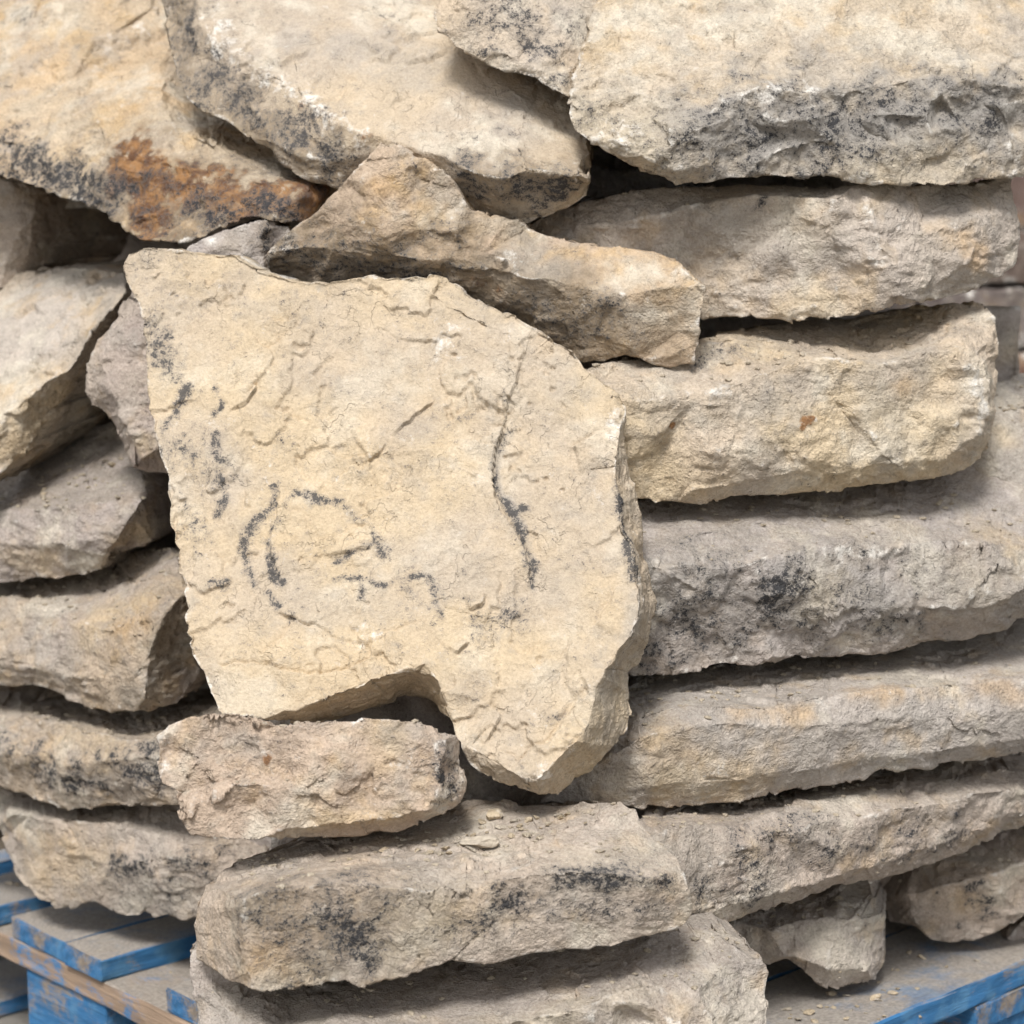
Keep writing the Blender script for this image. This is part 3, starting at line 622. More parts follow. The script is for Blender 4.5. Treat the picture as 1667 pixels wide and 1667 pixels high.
# ---- top row
stone('flat_stone', 'big yellow slab at top left with black and rust stains along its lower edge',
    [(-70, -70), (200, -70), (420, -70, .10), (480, 60, .12), (560, 200, .14), (600, 320, .13), (540, 345, .08), (500, 362, .05), (440, 360, .0), (420, 352), (360, 370), (330, 385), (300, 395), (270, 396), (230, 391), (185, 362), (150, 337), (110, 322), (60, 305), (0, 284), (-70, 270)],
    (0.215, 300, 300, -0.32, -0.55),
    creases=[[(-70, 215, -.02), (0, 228, -.02), (60, 240, -.02), (150, 250, -.02), (220, 250, -.02), (270, 262, -.024), (300, 275, -.024), (350, 290, -.02), (430, 300, -.004), (500, 300, .02), (540, 303, .06), (570, 312, .10)],
             [(250, -40, .03), (275, 60, .05), (310, 140, .06), (400, 215, .06), (480, 275, .05)], [(-70, 130, -.01), (100, 150, -.012), (250, 180, -.01), (400, 270, .0)]],
    back=(0.05, 0.2, 0.08), shrink=0.85, vox=0.002, tone=YELLOW, tone2=(0.53, 0.44, 0.30), bed=(-0.25, -0.7, 0.6), rough=1.2, jag=0.010, jagbed=0.6, facet_px=32, flake=0.2, terr=1.3, dust=0.0, ochre=0.55,
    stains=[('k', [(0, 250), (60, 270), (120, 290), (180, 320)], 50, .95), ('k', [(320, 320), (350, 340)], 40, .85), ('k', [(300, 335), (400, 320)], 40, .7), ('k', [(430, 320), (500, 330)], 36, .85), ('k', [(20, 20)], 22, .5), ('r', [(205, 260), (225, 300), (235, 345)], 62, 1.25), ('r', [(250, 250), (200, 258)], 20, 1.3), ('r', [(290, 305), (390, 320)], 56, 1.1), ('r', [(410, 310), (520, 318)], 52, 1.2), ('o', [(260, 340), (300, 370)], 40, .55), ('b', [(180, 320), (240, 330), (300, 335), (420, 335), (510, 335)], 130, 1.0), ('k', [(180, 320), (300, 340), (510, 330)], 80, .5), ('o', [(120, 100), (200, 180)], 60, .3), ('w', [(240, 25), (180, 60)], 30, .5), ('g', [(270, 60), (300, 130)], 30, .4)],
    ledges=[([(150, 245), (200, 255), (270, 262), (300, 272)][::-1], .004, .03, .002), ([(340, 180), (350, 215), (320, 235)], .004, .03, .0015)])
stone('flat_stone', 'smooth cream slab tilted at top centre with a dark left rim',
    [(255, -70, .05), (268, 40, .05), (285, 110, .05), (305, 160, .05), (335, 182, .05), (430, 237, .055), (480, 285, .065), (540, 304, .07), (600, 330, .09), (700, 350, .09), (763, 345, .085), (800, 350, .08), (857, 366, .085), (905, 345, .07), (955, 320, .06), (959, 250, .03), (946, 175, .04), (960, 100, .07), (960, -70, .10)],
    (0.105, 700, 260, -0.05, -0.55),
    creases=[[(318, -70), (322, 0), (332, 50), (370, 80), (430, 120), (480, 140), (530, 190), (580, 214), (640, 228), (690, 245), (729, 256), (780, 285), (830, 290), (857, 276), (936, 283), (957, 290)], [(857, 276), (815, 320, .03), (800, 350, .08)], [(945, 175, .04), (850, 160, .012), (740, 90, .0)]],
    back=(0.03, 0.16, 0.06), shrink=0.9, vox=0.0019, tone=(0.515, 0.42, 0.28), tone2=(0.47, 0.395, 0.285), bed=(-0.1, -0.75, 0.6), rough=0.55, flake=0.9, terr=1.0, dust=0.0, ochre=0.15,
    stains=[('b', [(285, -20), (300, 110), (390, 170), (480, 240), (550, 285)], 62, .75), ('k', [(285, -20), (300, 110), (390, 170), (480, 240), (550, 285)], 60, .5), ('w', [(345, 20), (400, 95), (500, 150), (580, 205)], 26, .7), ('k', [(300, 20), (310, 80)], 26, .85), ('k', [(320, 110), (380, 160)], 40, .85), ('k', [(400, 180), (480, 215)], 40, .8), ('k', [(490, 190), (530, 250)], 34, .85), ('w', [(335, 30), (345, 80)], 16, .9), ('w', [(420, 130), (470, 140)], 20, .8), ('b', [(760, 290), (830, 320), (920, 310)], 60, .85), ('k', [(745, 275), (770, 315)], 36, .95), ('k', [(840, 330), (920, 320)], 46, .9), ('r', [(480, 170)], 14, .5), ('r', [(590, 208)], 14, .6), ('k', [(460, 40)], 24, .55), ('k', [(490, 50)], 14, .6), ('k', [(640, 20), (650, 60)], 22, .4), ('g', [(640, 80), (700, 110)], 60, .5), ('g', [(850, 170), (920, 180)], 60, .4), ('k', [(760, 210), (830, 200)], 16, .45)],
    ledges=[([(430, 85), (455, 95), (485, 85), (505, 70)], .003, .02, .0015), ([(665, 60), (690, 45), (730, 38)], .003, .02, .001), ([(620, 150), (650, 140), (680, 160)][::-1], .0025, .02, .001), ([(660, 95), (690, 90), (730, 75)], .003, .02, .0015)])
stone('stone_block', 'cream block speckled with black at the top edge, left of the white-rimmed slab',
    [(715, -70), (709, 30), (712, 50), (740, 76), (800, 108), (840, 117), (880, 137), (925, 156), (960, 150, .03), (1010, 60, .04), (1030, -70, .04)],
    (0.135, 850, 80, -0.03, -0.2), creases=[[(740, 76), (742, 50, -.006), (760, 30, -.01), (800, -70, -.01)], [(742, 50, -.006), (800, 80, -.008), (870, 110, -.006), (925, 156)]],
    back=(0.02, 0.12, 0.05), shrink=0.85, vox=0.0019, tone=(0.52, 0.42, 0.28), tone2=PALE, bed=(-0.1, -0.8, 0.5), rough=0.8, flake=0.5, dust=0, ochre=0.25,
    stains=[('k', [(800, 10), (850, 20), (860, 60)], 40, .72), ('k', [(870, 65), (890, 70)], 26, .85), ('k', [(810, 60)], 28, .5), ('k', [(925, 20), (945, 60)], 40, .5), ('k', [(912, 120)], 16, .9), ('k', [(770, 25)], 18, .6), ('k', [(715, 50)], 12, .7)])
stone('flat_stone', 'wide pale slab at top right with a grey black-flecked front edge',
    [(1000, -70, .03), (965, 20, .02), (942, 100, .012), (932, 130, .01), (928, 190, .008), (936, 216, .006), (965, 240, .004), (1000, 256, .01), (1060, 285, .012), (1110, 300, .012), (1180, 290, .01), (1240, 287, .01), (1320, 290, .01), (1370, 288, .01), (1420, 300, .01), (1480, 298, .01), (1560, 300, .012), (1620, 290, .02), (1740, 280, .03), (1740, -70, .04), (1400, -70)],
    (0.115, 1300, 180, 0.06, -0.30),
    creases=[[(936, 216, .006), (1000, 225, -.012), (1060, 262, -.012), (1090, 240, -.022), (1112, 205, -.03), (1160, 175, -.03), (1200, 160, -.03), (1240, 142, -.03), (1300, 152, -.034), (1350, 140, -.03), (1380, 150, -.03), (1430, 140, -.03), (1500, 130, -.03), (1540, 125, -.03), (1600, 135, -.03), (1667, 138, -.03), (1740, 138, -.03)],
             [(1060, 262, -.012), (1110, 300, .012)], [(942, 100, .012), (1060, 160, -.006), (1112, 205, -.03)]],
    back=(0.0, 0.24, 0.05), shrink=0.9, vox=0.002, tone=(0.53, 0.44, 0.30), tone2=(0.55, 0.465, 0.33), bed=(0, -0.45, 0.9), rough=1.2, jag=0.008, jagbed=0.55, facet_px=32, flake=0.2, terr=1.4, dust=0.0, ochre=0.45, white=1.2,
    stains=[('s', [(1120, 235), (1240, 215), (1350, 205), (1480, 200), (1640, 195)], 105, .85), ('k', [(1120, 235), (1240, 210), (1350, 205), (1480, 190), (1600, 190)], 80, .46), ('k', [(1130, 220), (1180, 200), (1230, 210)], 40, .66), ('k', [(1290, 180), (1350, 200), (1350, 240)], 50, .70), ('k', [(1400, 180), (1480, 180)], 50, .66), ('k', [(1420, 245), (1430, 255)], 26, .8), ('k', [(1560, 190), (1600, 180)], 40, .6), ('k', [(1180, 240), (1280, 220)], 40, .6), ('k', [(1530, 130)], 26, .7), ('w', [(1180, 150), (1260, 135), (1320, 135)], 20, .8), ('p', [(960, 200), (1040, 200), (1060, 250)], 60, .8), ('w', [(1000, 210)], 50, .55), ('k', [(975, 170), (1000, 190)], 28, .5), ('p', [(1400, 280), (1550, 270)], 40, .5), ('g', [(1120, 270)], 50, .4)],
    ledges=[([(1350, 80), (1410, 92), (1450, 95)][::-1], .004, .03, .002), ([(1500, 110), (1560, 100), (1590, 115)][::-1], .004, .03, .002), ([(1190, 40), (1240, 55), (1300, 50)][::-1], .003, .02, .0015), ([(1320, 50), (1350, 65)][::-1], .003, .02, .0015)])

# ---- right-hand face, going down
stone('stone_block', 'thick pale grey-beige block directly under the wide top right slab',
    [(860, 368, .02), (900, 345, .02), (960, 325, .022), (1010, 315, .025), (1060, 305, .03), (1110, 304, .03), (1140, 304, .03), (1200, 300, .03), (1260, 302, .03), (1310, 306, .03), (1345, 308, .03), (1400, 300, .015), (1440, 298, .03), (1475, 300, .045), (1520, 296, .06), (1570, 298, .075), (1620, 293, .09), (1645, 288, .10), (1650, 330, .085), (1662, 390, .085), (1655, 422, .085), (1630, 452, .08), (1590, 472, .065), (1540, 487, .05), (1500, 497, .03),
     (1430, 507, .012), (1370, 517, .01), (1300, 525, .01), (1240, 520, .01), (1200, 517, .01), (1140, 520, .01), (1100, 515, .01), (1000, 500, .02), (900, 460, .02)],
    (0.095, 1410, 400, -0.11, -0.03),
    creases=[[(900, 400), (960, 375), (1060, 350), (1140, 330), (1240, 318), (1310, 322), (1345, 325), (1400, 300, .015)], [(1400, 300, .015), (1414, 330), (1422, 370), (1432, 410), (1438, 440), (1462, 482, .004), (1500, 497, .015)], [(1440, 298, .03), (1470, 340, .022), (1500, 400, .024), (1510, 450, .024)], [(1620, 293, .09), (1610, 350, .055), (1615, 410, .058), (1590, 472, .065)]],
    back=(0.0, 0.2, 0.0), shrink=0.85, vox=0.002, tone=(0.49, 0.43, 0.345), tone2=(0.51, 0.44, 0.33), bed=(0.05, 0.1, 1), rough=0.9, flake=0.45, dust=0.4, ochre=0.35,
    stains=[('k', [(1240, 322), (1236, 345)], 13, 1.0), ('y', [(1250, 500), (1400, 490)], 30, .5), ('w', [(1415, 330), (1440, 430)], 16, .7), ('o', [(1580, 400), (1600, 420)], 24, .5), ('g', [(1150, 380), (1250, 380)], 60, .45), ('y', [(1400, 330), (1440, 310)], 20, .4)])
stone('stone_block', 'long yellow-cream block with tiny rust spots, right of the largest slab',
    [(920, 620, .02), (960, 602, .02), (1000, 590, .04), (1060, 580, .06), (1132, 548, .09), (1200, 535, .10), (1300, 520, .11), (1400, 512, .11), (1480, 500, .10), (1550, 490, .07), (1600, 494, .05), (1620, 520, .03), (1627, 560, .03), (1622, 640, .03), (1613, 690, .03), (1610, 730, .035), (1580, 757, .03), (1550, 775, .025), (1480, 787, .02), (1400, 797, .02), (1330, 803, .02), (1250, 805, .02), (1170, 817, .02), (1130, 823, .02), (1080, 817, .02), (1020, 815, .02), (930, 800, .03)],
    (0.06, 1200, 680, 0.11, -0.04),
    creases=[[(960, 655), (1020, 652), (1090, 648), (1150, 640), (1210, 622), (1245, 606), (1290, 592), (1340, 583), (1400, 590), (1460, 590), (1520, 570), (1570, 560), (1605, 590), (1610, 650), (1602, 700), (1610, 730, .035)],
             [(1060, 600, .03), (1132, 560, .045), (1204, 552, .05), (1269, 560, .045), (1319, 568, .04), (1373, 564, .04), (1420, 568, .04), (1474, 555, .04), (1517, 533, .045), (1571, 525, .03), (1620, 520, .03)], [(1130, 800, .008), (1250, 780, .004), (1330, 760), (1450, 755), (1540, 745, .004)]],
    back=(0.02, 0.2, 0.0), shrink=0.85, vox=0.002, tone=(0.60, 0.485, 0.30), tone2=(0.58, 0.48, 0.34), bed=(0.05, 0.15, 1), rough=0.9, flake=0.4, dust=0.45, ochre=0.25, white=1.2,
    stains=[('r', [(1102, 700)], 8, 1.1), ('r', [(1320, 686), (1332, 678)], 8, 1.1), ('r', [(1372, 664)], 5, 1.1), ('o', [(1480, 630)], 20, .5), ('w', [(1100, 640), (1180, 625)], 14, .8), ('w', [(1600, 600), (1608, 680)], 16, .9), ('g', [(1080, 680), (1250, 650)], 36, .4), ('k', [(1140, 590), (1170, 560), (1210, 552)], 18, .55), ('p', [(1450, 690), (1570, 690)], 60, .5), ('b', [(1250, 545), (1400, 545)], 40, .3), ('k', [(1560, 510)], 30, .4)])  # faint brown on the hollow top paints in the shadow lying there
stone('stone_block', 'pale grey stone at the right frame edge behind the yellow-cream block',
    [(1560, 640), (1620, 622), (1660, 608, .03), (1760, 600, .05), (1760, 840), (1640, 840), (1560, 800)], (0.22, 1640, 720, 0.0, -0.35), creases=[[(1600, 690, -.02), (1640, 665, -.02), (1760, 640, -.02)]],
    back=(0.03, 0.15, 0.0), vox=0.0024, tone=(0.44, 0.40, 0.33), rough=0.8, flake=0.3, dust=0.4, stains=[('y', [(1640, 700)], 30, .4)])
stone('flat_stone', 'thick grey slab with black lichen flecks, third course down on the right',
    [(960, 830, .08), (1020, 815, .10), (1130, 800, .12), (1250, 790, .13), (1400, 780, .13), (1560, 755, .12), (1640, 738, .12), (1740, 715, .12), (1740, 990, .02), (1667, 1012, .02), (1600, 1032, .02), (1560, 1040, .02), (1500, 1046, .02), (1420, 1066, .02), (1360, 1067, .02), (1300, 1072, .02), (1250, 1082, .02), (1200, 1080, .02), (1150, 1087, .02), (1100, 1101, .02), (1060, 1101, .02), (1010, 1097, .03), (950, 1080, .03)],
    (0.045, 1300, 960, 0.16, 0.0),
    creases=[[(960, 930, .01), (1040, 915), (1067, 925), (1114, 922), (1193, 928), (1269, 904), (1326, 888), (1373, 890), (1391, 900), (1456, 890), (1499, 900), (1549, 892), (1589, 896), (1667, 900), (1740, 900)], [(1040, 915), (1100, 880, .03), (1250, 850, .05), (1400, 860, .035), (1560, 840, .05), (1740, 830, .05)], [(1310, 960, -.006), (1380, 990, -.008), (1480, 985, -.006), (1600, 990, -.012), (1667, 960, -.012)]],
    back=(0.02, 0.16, 0.0), shrink=0.85, vox=0.002, tone=GREY, tone2=(0.41, 0.355, 0.29), bed=(0.0, 0.1, 1), rough=1.15, flake=0.4, dust=0.55, ochre=0.2, strata=0.8,
    stains=[('s', [(1080, 990), (1300, 970), (1500, 960), (1640, 950)], 100, .5), ('k', [(1080, 1010), (1250, 1000), (1450, 1000)], 90, .45), ('k', [(1080, 1000), (1140, 990), (1150, 1050)], 50, .72), ('k', [(1240, 985), (1270, 1010), (1290, 980)], 46, .9), ('k', [(1180, 1050), (1300, 1020), (1420, 1030), (1500, 1010)], 34, .66), ('k', [(1140, 940), (1300, 930)], 44, .5), ('k', [(1490, 940), (1500, 1010)], 40, .45), ('w', [(1340, 895), (1480, 900)], 18, .7), ('p', [(1360, 980)], 50, .6), ('p', [(1600, 960)], 60, .4), ('y', [(1620, 860), (1660, 880)], 40, .5), ('p', [(1400, 850)], 60, .35), ('k', [(1060, 1070), (1120, 1080)], 40, .6), ('w', [(1610, 960)], 22, .6)],
    ledges=[([(1315, 980), (1340, 950), (1390, 930)][::-1], .004, .03, .002), ([(1450, 980), (1540, 1000), (1600, 1000), (1660, 970)], .008, .04, .002)])
stone('flat_stone', 'smoother whitish-grey slab with ochre tints, fourth course down on the right',
    [(880, 1305, .06), (920, 1240, .06), (960, 1180, .08), (1010, 1120, .12), (1100, 1095, .14), (1200, 1080, .14), (1300, 1070, .14), (1400, 1060, .13), (1500, 1045, .13), (1600, 1028, .13), (1740, 990, .12), (1740, 1215, .02), (1667, 1227, .02), (1600, 1237, .02), (1550, 1242, .02), (1510, 1253, .015), (1470, 1256, .012), (1430, 1257, .012), (1400, 1270, .015), (1340, 1281, .015), (1270, 1292, .015), (1200, 1306, .015), (1100, 1314, .02), (1040, 1316, .02), (960, 1312, .03)],
    (0.0, 1250, 1200, 0.22, 0.0),
    creases=[[(960, 1180, .08), (1040, 1165, .03), (1120, 1150, .015), (1200, 1152, .006), (1300, 1140, .004), (1400, 1125, .004), (1500, 1120, .004), (1600, 1110, .004), (1740, 1095, .004)], [(880, 1305, .06), (980, 1240, .02), (1040, 1200, .004), (1120, 1180, -.004), (1300, 1180, -.006), (1500, 1170, -.006), (1740, 1150, -.006)], [(1060, 1280, .004), (1250, 1262, .0), (1450, 1230, .0), (1740, 1195, .004)]],
    back=(0.02, 0.18, 0.0), shrink=0.85, vox=0.002, tone=(0.48, 0.44, 0.37), tone2=(0.45, 0.405, 0.34), bed=(-0.02, 0.1, 1), jag=0.0025, rough=0.55, flake=0.35, dust=0.45, ochre=0.45, white=0.8,
    stains=[('y', [(1080, 1220), (1100, 1280), (1250, 1270)], 50, .45), ('b', [(1080, 1260), (960, 1280)], 60, .3), ('o', [(1200, 1150), (1320, 1150)], 20, .4), ('o', [(1400, 1115), (1460, 1110)], 20, .5), ('w', [(1160, 1270), (1190, 1265)], 14, .8), ('w', [(1310, 1130), (1340, 1120)], 26, .5), ('o', [(1600, 1110), (1667, 1130)], 20, .4)],
    ledges=[([(1550, 1170), (1590, 1190), (1640, 1215)], .003, .03, .0015)])
stone('flat_stone', 'brownish slab peppered with dark specks, lowest long course on the right',
    [(1000, 1500, .02), (1000, 1400, .02), (1040, 1335, .06), (1150, 1312, .09), (1270, 1292, .10), (1400, 1265, .09), (1520, 1248, .08), (1600, 1235, .08), (1740, 1212, .08), (1740, 1318, .02), (1667, 1346, .02), (1620, 1366, .02), (1560, 1391, .02), (1500, 1411, .02), (1430, 1431, .02), (1380, 1441, .02), (1320, 1456, .02), (1260, 1481, .02), (1200, 1496, .015), (1160, 1511, .012), (1100, 1522, .012), (1040, 1520, .02)],
    (-0.055, 1150, 1400, 0.36, 0.0),
    creases=[[(1000, 1400, .02), (1080, 1350, .012), (1200, 1345, .01), (1290, 1310, .025), (1400, 1290, .03), (1740, 1240, .03)], [(1150, 1420, -.002), (1215, 1375, -.004), (1280, 1350, -.004), (1400, 1330, -.004), (1560, 1300, -.004), (1740, 1270, -.004)], [(1100, 1490, .0), (1260, 1455, -.002), (1450, 1400, .0), (1740, 1300, .004)]],
    back=(0.05, 0.16, 0.0), shrink=0.85, vox=0.002, tone=(0.45, 0.375, 0.29), tone2=(0.48, 0.415, 0.33), bed=(-0.1, 0.1, 1), rough=1.0, flake=0.4, dust=0.45, ochre=0.4,
    stains=[('g', [(1080, 1380), (1160, 1380), (1130, 1440)], 50, .6), ('k', [(1220, 1390), (1290, 1370), (1350, 1380)], 42, .6), ('k', [(1230, 1400), (1240, 1460)], 36, .66), ('k', [(1300, 1400), (1420, 1390)], 46, .42), ('k', [(1150, 1460), (1240, 1470)], 26, .6), ('k', [(1570, 1330)], 12, .95), ('k', [(1480, 1345), (1500, 1380)], 30, .5), ('k', [(1560, 1255)], 16, .8), ('k', [(1450, 1400), (1580, 1360)], 24, .5)],
    ledges=[([(1190, 1400), (1225, 1365), (1290, 1345)], .004, .03, .0015)])
stone('stone_block', 'small wedge-shaped grey stone standing on the pallet at lower right',
    B3([(60, 1300, .03), (200, 1290, .03), (350, 1195, .04), (560, 1130, .06), (720, 1070, .09), (850, 1010, .09), (970, 990, .08), (985, 1090, .05), (1035, 1180, .03), (1025, 1300, .03), (1035, 1400, .03), (1000, 1470, .02), (900, 1490, .012), (830, 1515, .01), (750, 1500, .01), (680, 1440, .01), (590, 1380, .02), (520, 1400, .03), (440, 1400, .03), (220, 1400, .03)]),
    (0.055, 1300, 1540, 0.22, 0.0), creases=[B3([(350, 1195, .04), (520, 1250, .01), (640, 1190, .02), (760, 1180, .01), (880, 1190, .004), (1035, 1180, .03)]), B3([(560, 1360, .01), (640, 1360, -.004), (780, 1420, -.008), (960, 1420, .0), (1035, 1400, .03)])],
    back=(0.03, 0.1, 0.0), shrink=0.8, vox=0.002, tone=(0.46, 0.41, 0.34), tone2=(0.47, 0.40, 0.305), jag=0.003, chip_amp=2, rough=0.5, flake=0.3, dust=0.4, ochre=0.4)
stone('stone_block', 'rounded tan stone with black blotches at the lower right frame edge',
    B3([(985, 1010, .06), (1080, 985, .06), (1160, 965, .03), (1300, 920, .03), (1450, 870, .04), (1600, 800, .05), (1720, 750, .05), (1850, 740, .05), (1850, 1180, .02), (1667, 1170, .01), (1560, 1240, .01), (1450, 1290, .01), (1330, 1305, .01), (1250, 1290, .01), (1210, 1250, .012), (1160, 1220, .03), (1060, 1200, .06)]),
    (0.185, 1560, 1470, 0.06, 0.0), creases=[B3([(1160, 965, .03), (1150, 1080, .006), (1165, 1180, .006), (1210, 1250, .012)]), B3([(1150, 1080, .006), (1300, 1040, -.012), (1500, 990, -.014), (1700, 930, -.006), (1850, 900)])],
    back=(0.04, 0.14, 0.0), shrink=0.8, vox=0.0022, tone=(0.52, 0.425, 0.31), tone2=(0.50, 0.42, 0.33), rough=0.6, flake=0.3, dust=0.3, ochre=0.4,
    stains=[('k', B3([(1430, 1070)]), 18, .9), ('k', B3([(1490, 1130), (1510, 1200)]), 22, .95), ('k', B3([(1400, 1230), (1430, 1240)]), 14, .75), ('k', B3([(1180, 1080)]), 26, .6), ('k', B3([(1480, 1050)]), 12, .7)])
stone('stone_block', 'bit of grey-brown stone low at the right frame edge under the blotched one',
    B3([(1560, 1260, .02), (1667, 1200), (1850, 1180), (1850, 1340), (1700, 1325), (1620, 1310), (1590, 1280)]), (0.24, 1650, 1530, 0.1, 0), back=(0.03, 0.08, 0.0), vox=0.0024, tone=DUSTY, rough=0.7, dust=0.4)

# ---- left-hand face, going down
stone('stone_block', 'shadowed tan stone at the left frame edge below the rust-stained slab',
    [(-80, 270), (0, 290), (60, 305, .02), (95, 330, .05), (100, 380, .06), (70, 425, .04), (40, 445, .02), (0, 470), (-80, 490)], (0.40, 40, 380, -0.1, -0.05), creases=[[(60, 305, .02), (50, 360), (40, 445, .02)]], back=(0.06, 0.15, 0), vox=0.0024, tone=BEIGE, rough=0.7, flake=0.2, dust=0.2)
stone('flat_stone', 'dark recessed stone inside the hollow above the flaky left slab',
    [(-60, 300), (100, 300), (330, 320), (420, 420), (400, 520), (200, 520), (-60, 500)], (0.66, 200, 400, -0.2, -0.1), back=(0.05, 0.12, 0), vox=0.006, tone=DUSTY, rough=0.9, dust=0.3)
stone('flat_stone', 'flaky pale slab tilted down to the left, beside the largest slab',
    [(-80, 470, .10), (0, 455, .10), (30, 445, .10), (80, 437, .10), (140, 437, .09), (200, 441, .07), (207, 460, .05), (205, 478, .045), (200, 490, .05), (190, 510, .05), (155, 550, .04), (150, 565, .04), (132, 595, .04), (110, 625, .04), (75, 668, .04), (62, 695, .04), (37, 738, .04), (15, 758, .03), (-40, 800, .02), (-80, 820, .02)],
    (0.245, 100, 600, -0.25, -0.30), creases=[[(207, 460, .05), (196, 486, .012), (178, 508, .006), (146, 546), (125, 589), (108, 606), (72, 622), (30, 664), (0, 676), (-80, 700)]],
    back=(0.08, 0.16, 0.02), shrink=0.85, vox=0.002, tone=(0.50, 0.445, 0.36), tone2=(0.51, 0.43, 0.31), bed=(-0.2, -0.55, 0.8), rough=1.0, jag=0.008, jagbed=0.6, facet_px=30, flake=0.3, terr=1.6, dust=0.0, ochre=0.5,
    stains=[('y', [(100, 650), (40, 720), (0, 740)], 50, .6), ('g', [(60, 460), (180, 455)], 40, .5), ('k', [(178, 498)], 14, .6), ('o', [(60, 456)], 10, .6), ('w', [(20, 640), (80, 610)], 24, .5)],
    ledges=[([(70, 505), (40, 495), (0, 520)][::-1], .004, .03, .002), ([(110, 480), (150, 470), (190, 465)], .003, .02, .002), ([(60, 475), (100, 470), (140, 475)], .003, .02, .002)])
stone('stone_block', 'pinkish-grey upright stone squeezed behind the left edge of the largest slab',
    G4([(830, 370, .02), (900, 330), (1150, 330), (1350, 700), (1350, 1500), (1150, 1540, .03), (1000, 1535, .03), (930, 1505, .02), (850, 1400, .02), (810, 1280, .02), (750, 1170, .02), (620, 1080, .02), (590, 950, .02), (590, 800, .02), (670, 640, .015), (740, 570, .015), (800, 480, .015)]),
    (0.19, 210, 600, -0.15, -0.1), creases=[G4([(830, 370, .02), (860, 600, -.004), (690, 800), (760, 1000, -.01), (900, 1300, -.01), (930, 1505, .02)]), G4([(920, 1480, .0), (1040, 1390, -.006), (1350, 1300, .0)]), G4([(690, 800), (1000, 780, -.006), (1350, 760)])],
    back=(0.04, 0.12, 0.0), vox=0.002, tone=(0.42, 0.35, 0.29), tone2=(0.45, 0.38, 0.295), rough=0.8, flake=0.3, dust=0.1, ochre=0.4, stains=[('y', G4([(950, 1400)]), 30, .5), ('w', G4([(880, 640)]), 16, .5)])
stone('stone_block', 'grey dusty stone on the left with crumbs on its sloping top',
    G6([(-260, 240, .16), (0, 180, .16), (150, 60, .17), (300, 0, .18), (600, -40, .18), (690, 60, .14), (750, 220, .08), (790, 330, .04), (805, 480, .05), (825, 600, .06), (790, 620, .06), (700, 652, .05), (590, 682, .04), (540, 762, .012), (460, 802, .01), (350, 802, .01), (200, 807, .01), (100, 817, .01), (0, 827, .01), (-260, 830, .01)]),
    (0.22, 150, 880, -0.35, 0.0), creases=[G6([(-260, 440), (0, 430), (200, 430), (400, 405), (600, 400, .005), (790, 330, .04)]), G6([(770, 390, .02), (690, 500, .005), (600, 640), (540, 762, .012)]), G6([(-260, 600, -.01), (200, 620, -.012), (480, 600, -.01), (600, 640)])],
    back=(0.06, 0.14, 0.0), shrink=0.85, vox=0.002, tone=(0.385, 0.335, 0.28), tone2=(0.40, 0.35, 0.30), rough=0.85, flake=0.3, dust=0.7, ochre=0.25, stains=[('y', G6([(250, 740), (60, 720)]), 40, .4), ('w', G6([(700, 480), (770, 400)]), 10, .6), ('y', G6([(700, 600), (780, 590)]), 30, .5)])
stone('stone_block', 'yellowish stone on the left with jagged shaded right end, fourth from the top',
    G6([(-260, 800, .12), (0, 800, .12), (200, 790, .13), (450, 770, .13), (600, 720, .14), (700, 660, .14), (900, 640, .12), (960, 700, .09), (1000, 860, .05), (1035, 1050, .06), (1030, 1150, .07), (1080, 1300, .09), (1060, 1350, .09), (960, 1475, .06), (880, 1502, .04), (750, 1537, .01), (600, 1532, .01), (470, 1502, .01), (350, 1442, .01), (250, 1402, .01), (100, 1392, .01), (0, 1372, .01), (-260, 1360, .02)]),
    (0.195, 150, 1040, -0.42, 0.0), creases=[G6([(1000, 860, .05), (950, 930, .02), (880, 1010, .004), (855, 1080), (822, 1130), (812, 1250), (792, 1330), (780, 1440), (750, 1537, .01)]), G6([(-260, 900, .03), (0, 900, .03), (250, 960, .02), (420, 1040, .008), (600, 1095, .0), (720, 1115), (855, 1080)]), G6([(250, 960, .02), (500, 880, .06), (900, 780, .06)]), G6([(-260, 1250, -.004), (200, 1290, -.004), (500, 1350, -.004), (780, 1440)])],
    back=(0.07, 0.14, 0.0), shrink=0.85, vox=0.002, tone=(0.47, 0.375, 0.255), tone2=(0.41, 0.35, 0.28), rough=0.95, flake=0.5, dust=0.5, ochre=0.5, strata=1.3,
    stains=[('y', G6([(500, 1000), (750, 900)]), 50, .6), ('o', G6([(600, 1050), (740, 1020)]), 26, .5), ('g', G6([(150, 1150), (300, 1350)]), 60, .5), ('w', G6([(720, 1330), (780, 1400)]), 20, .7), ('g', G6([(850, 1400), (700, 1500)]), 40, .5), ('b', G6([(900, 1150), (950, 1300)]), 50, .5)],  # the brown on the right end is its shade put into the colour
    ledges=[(G6([(560, 1090), (680, 1110), (780, 1090), (860, 1060)]), .004, .03, .002)])
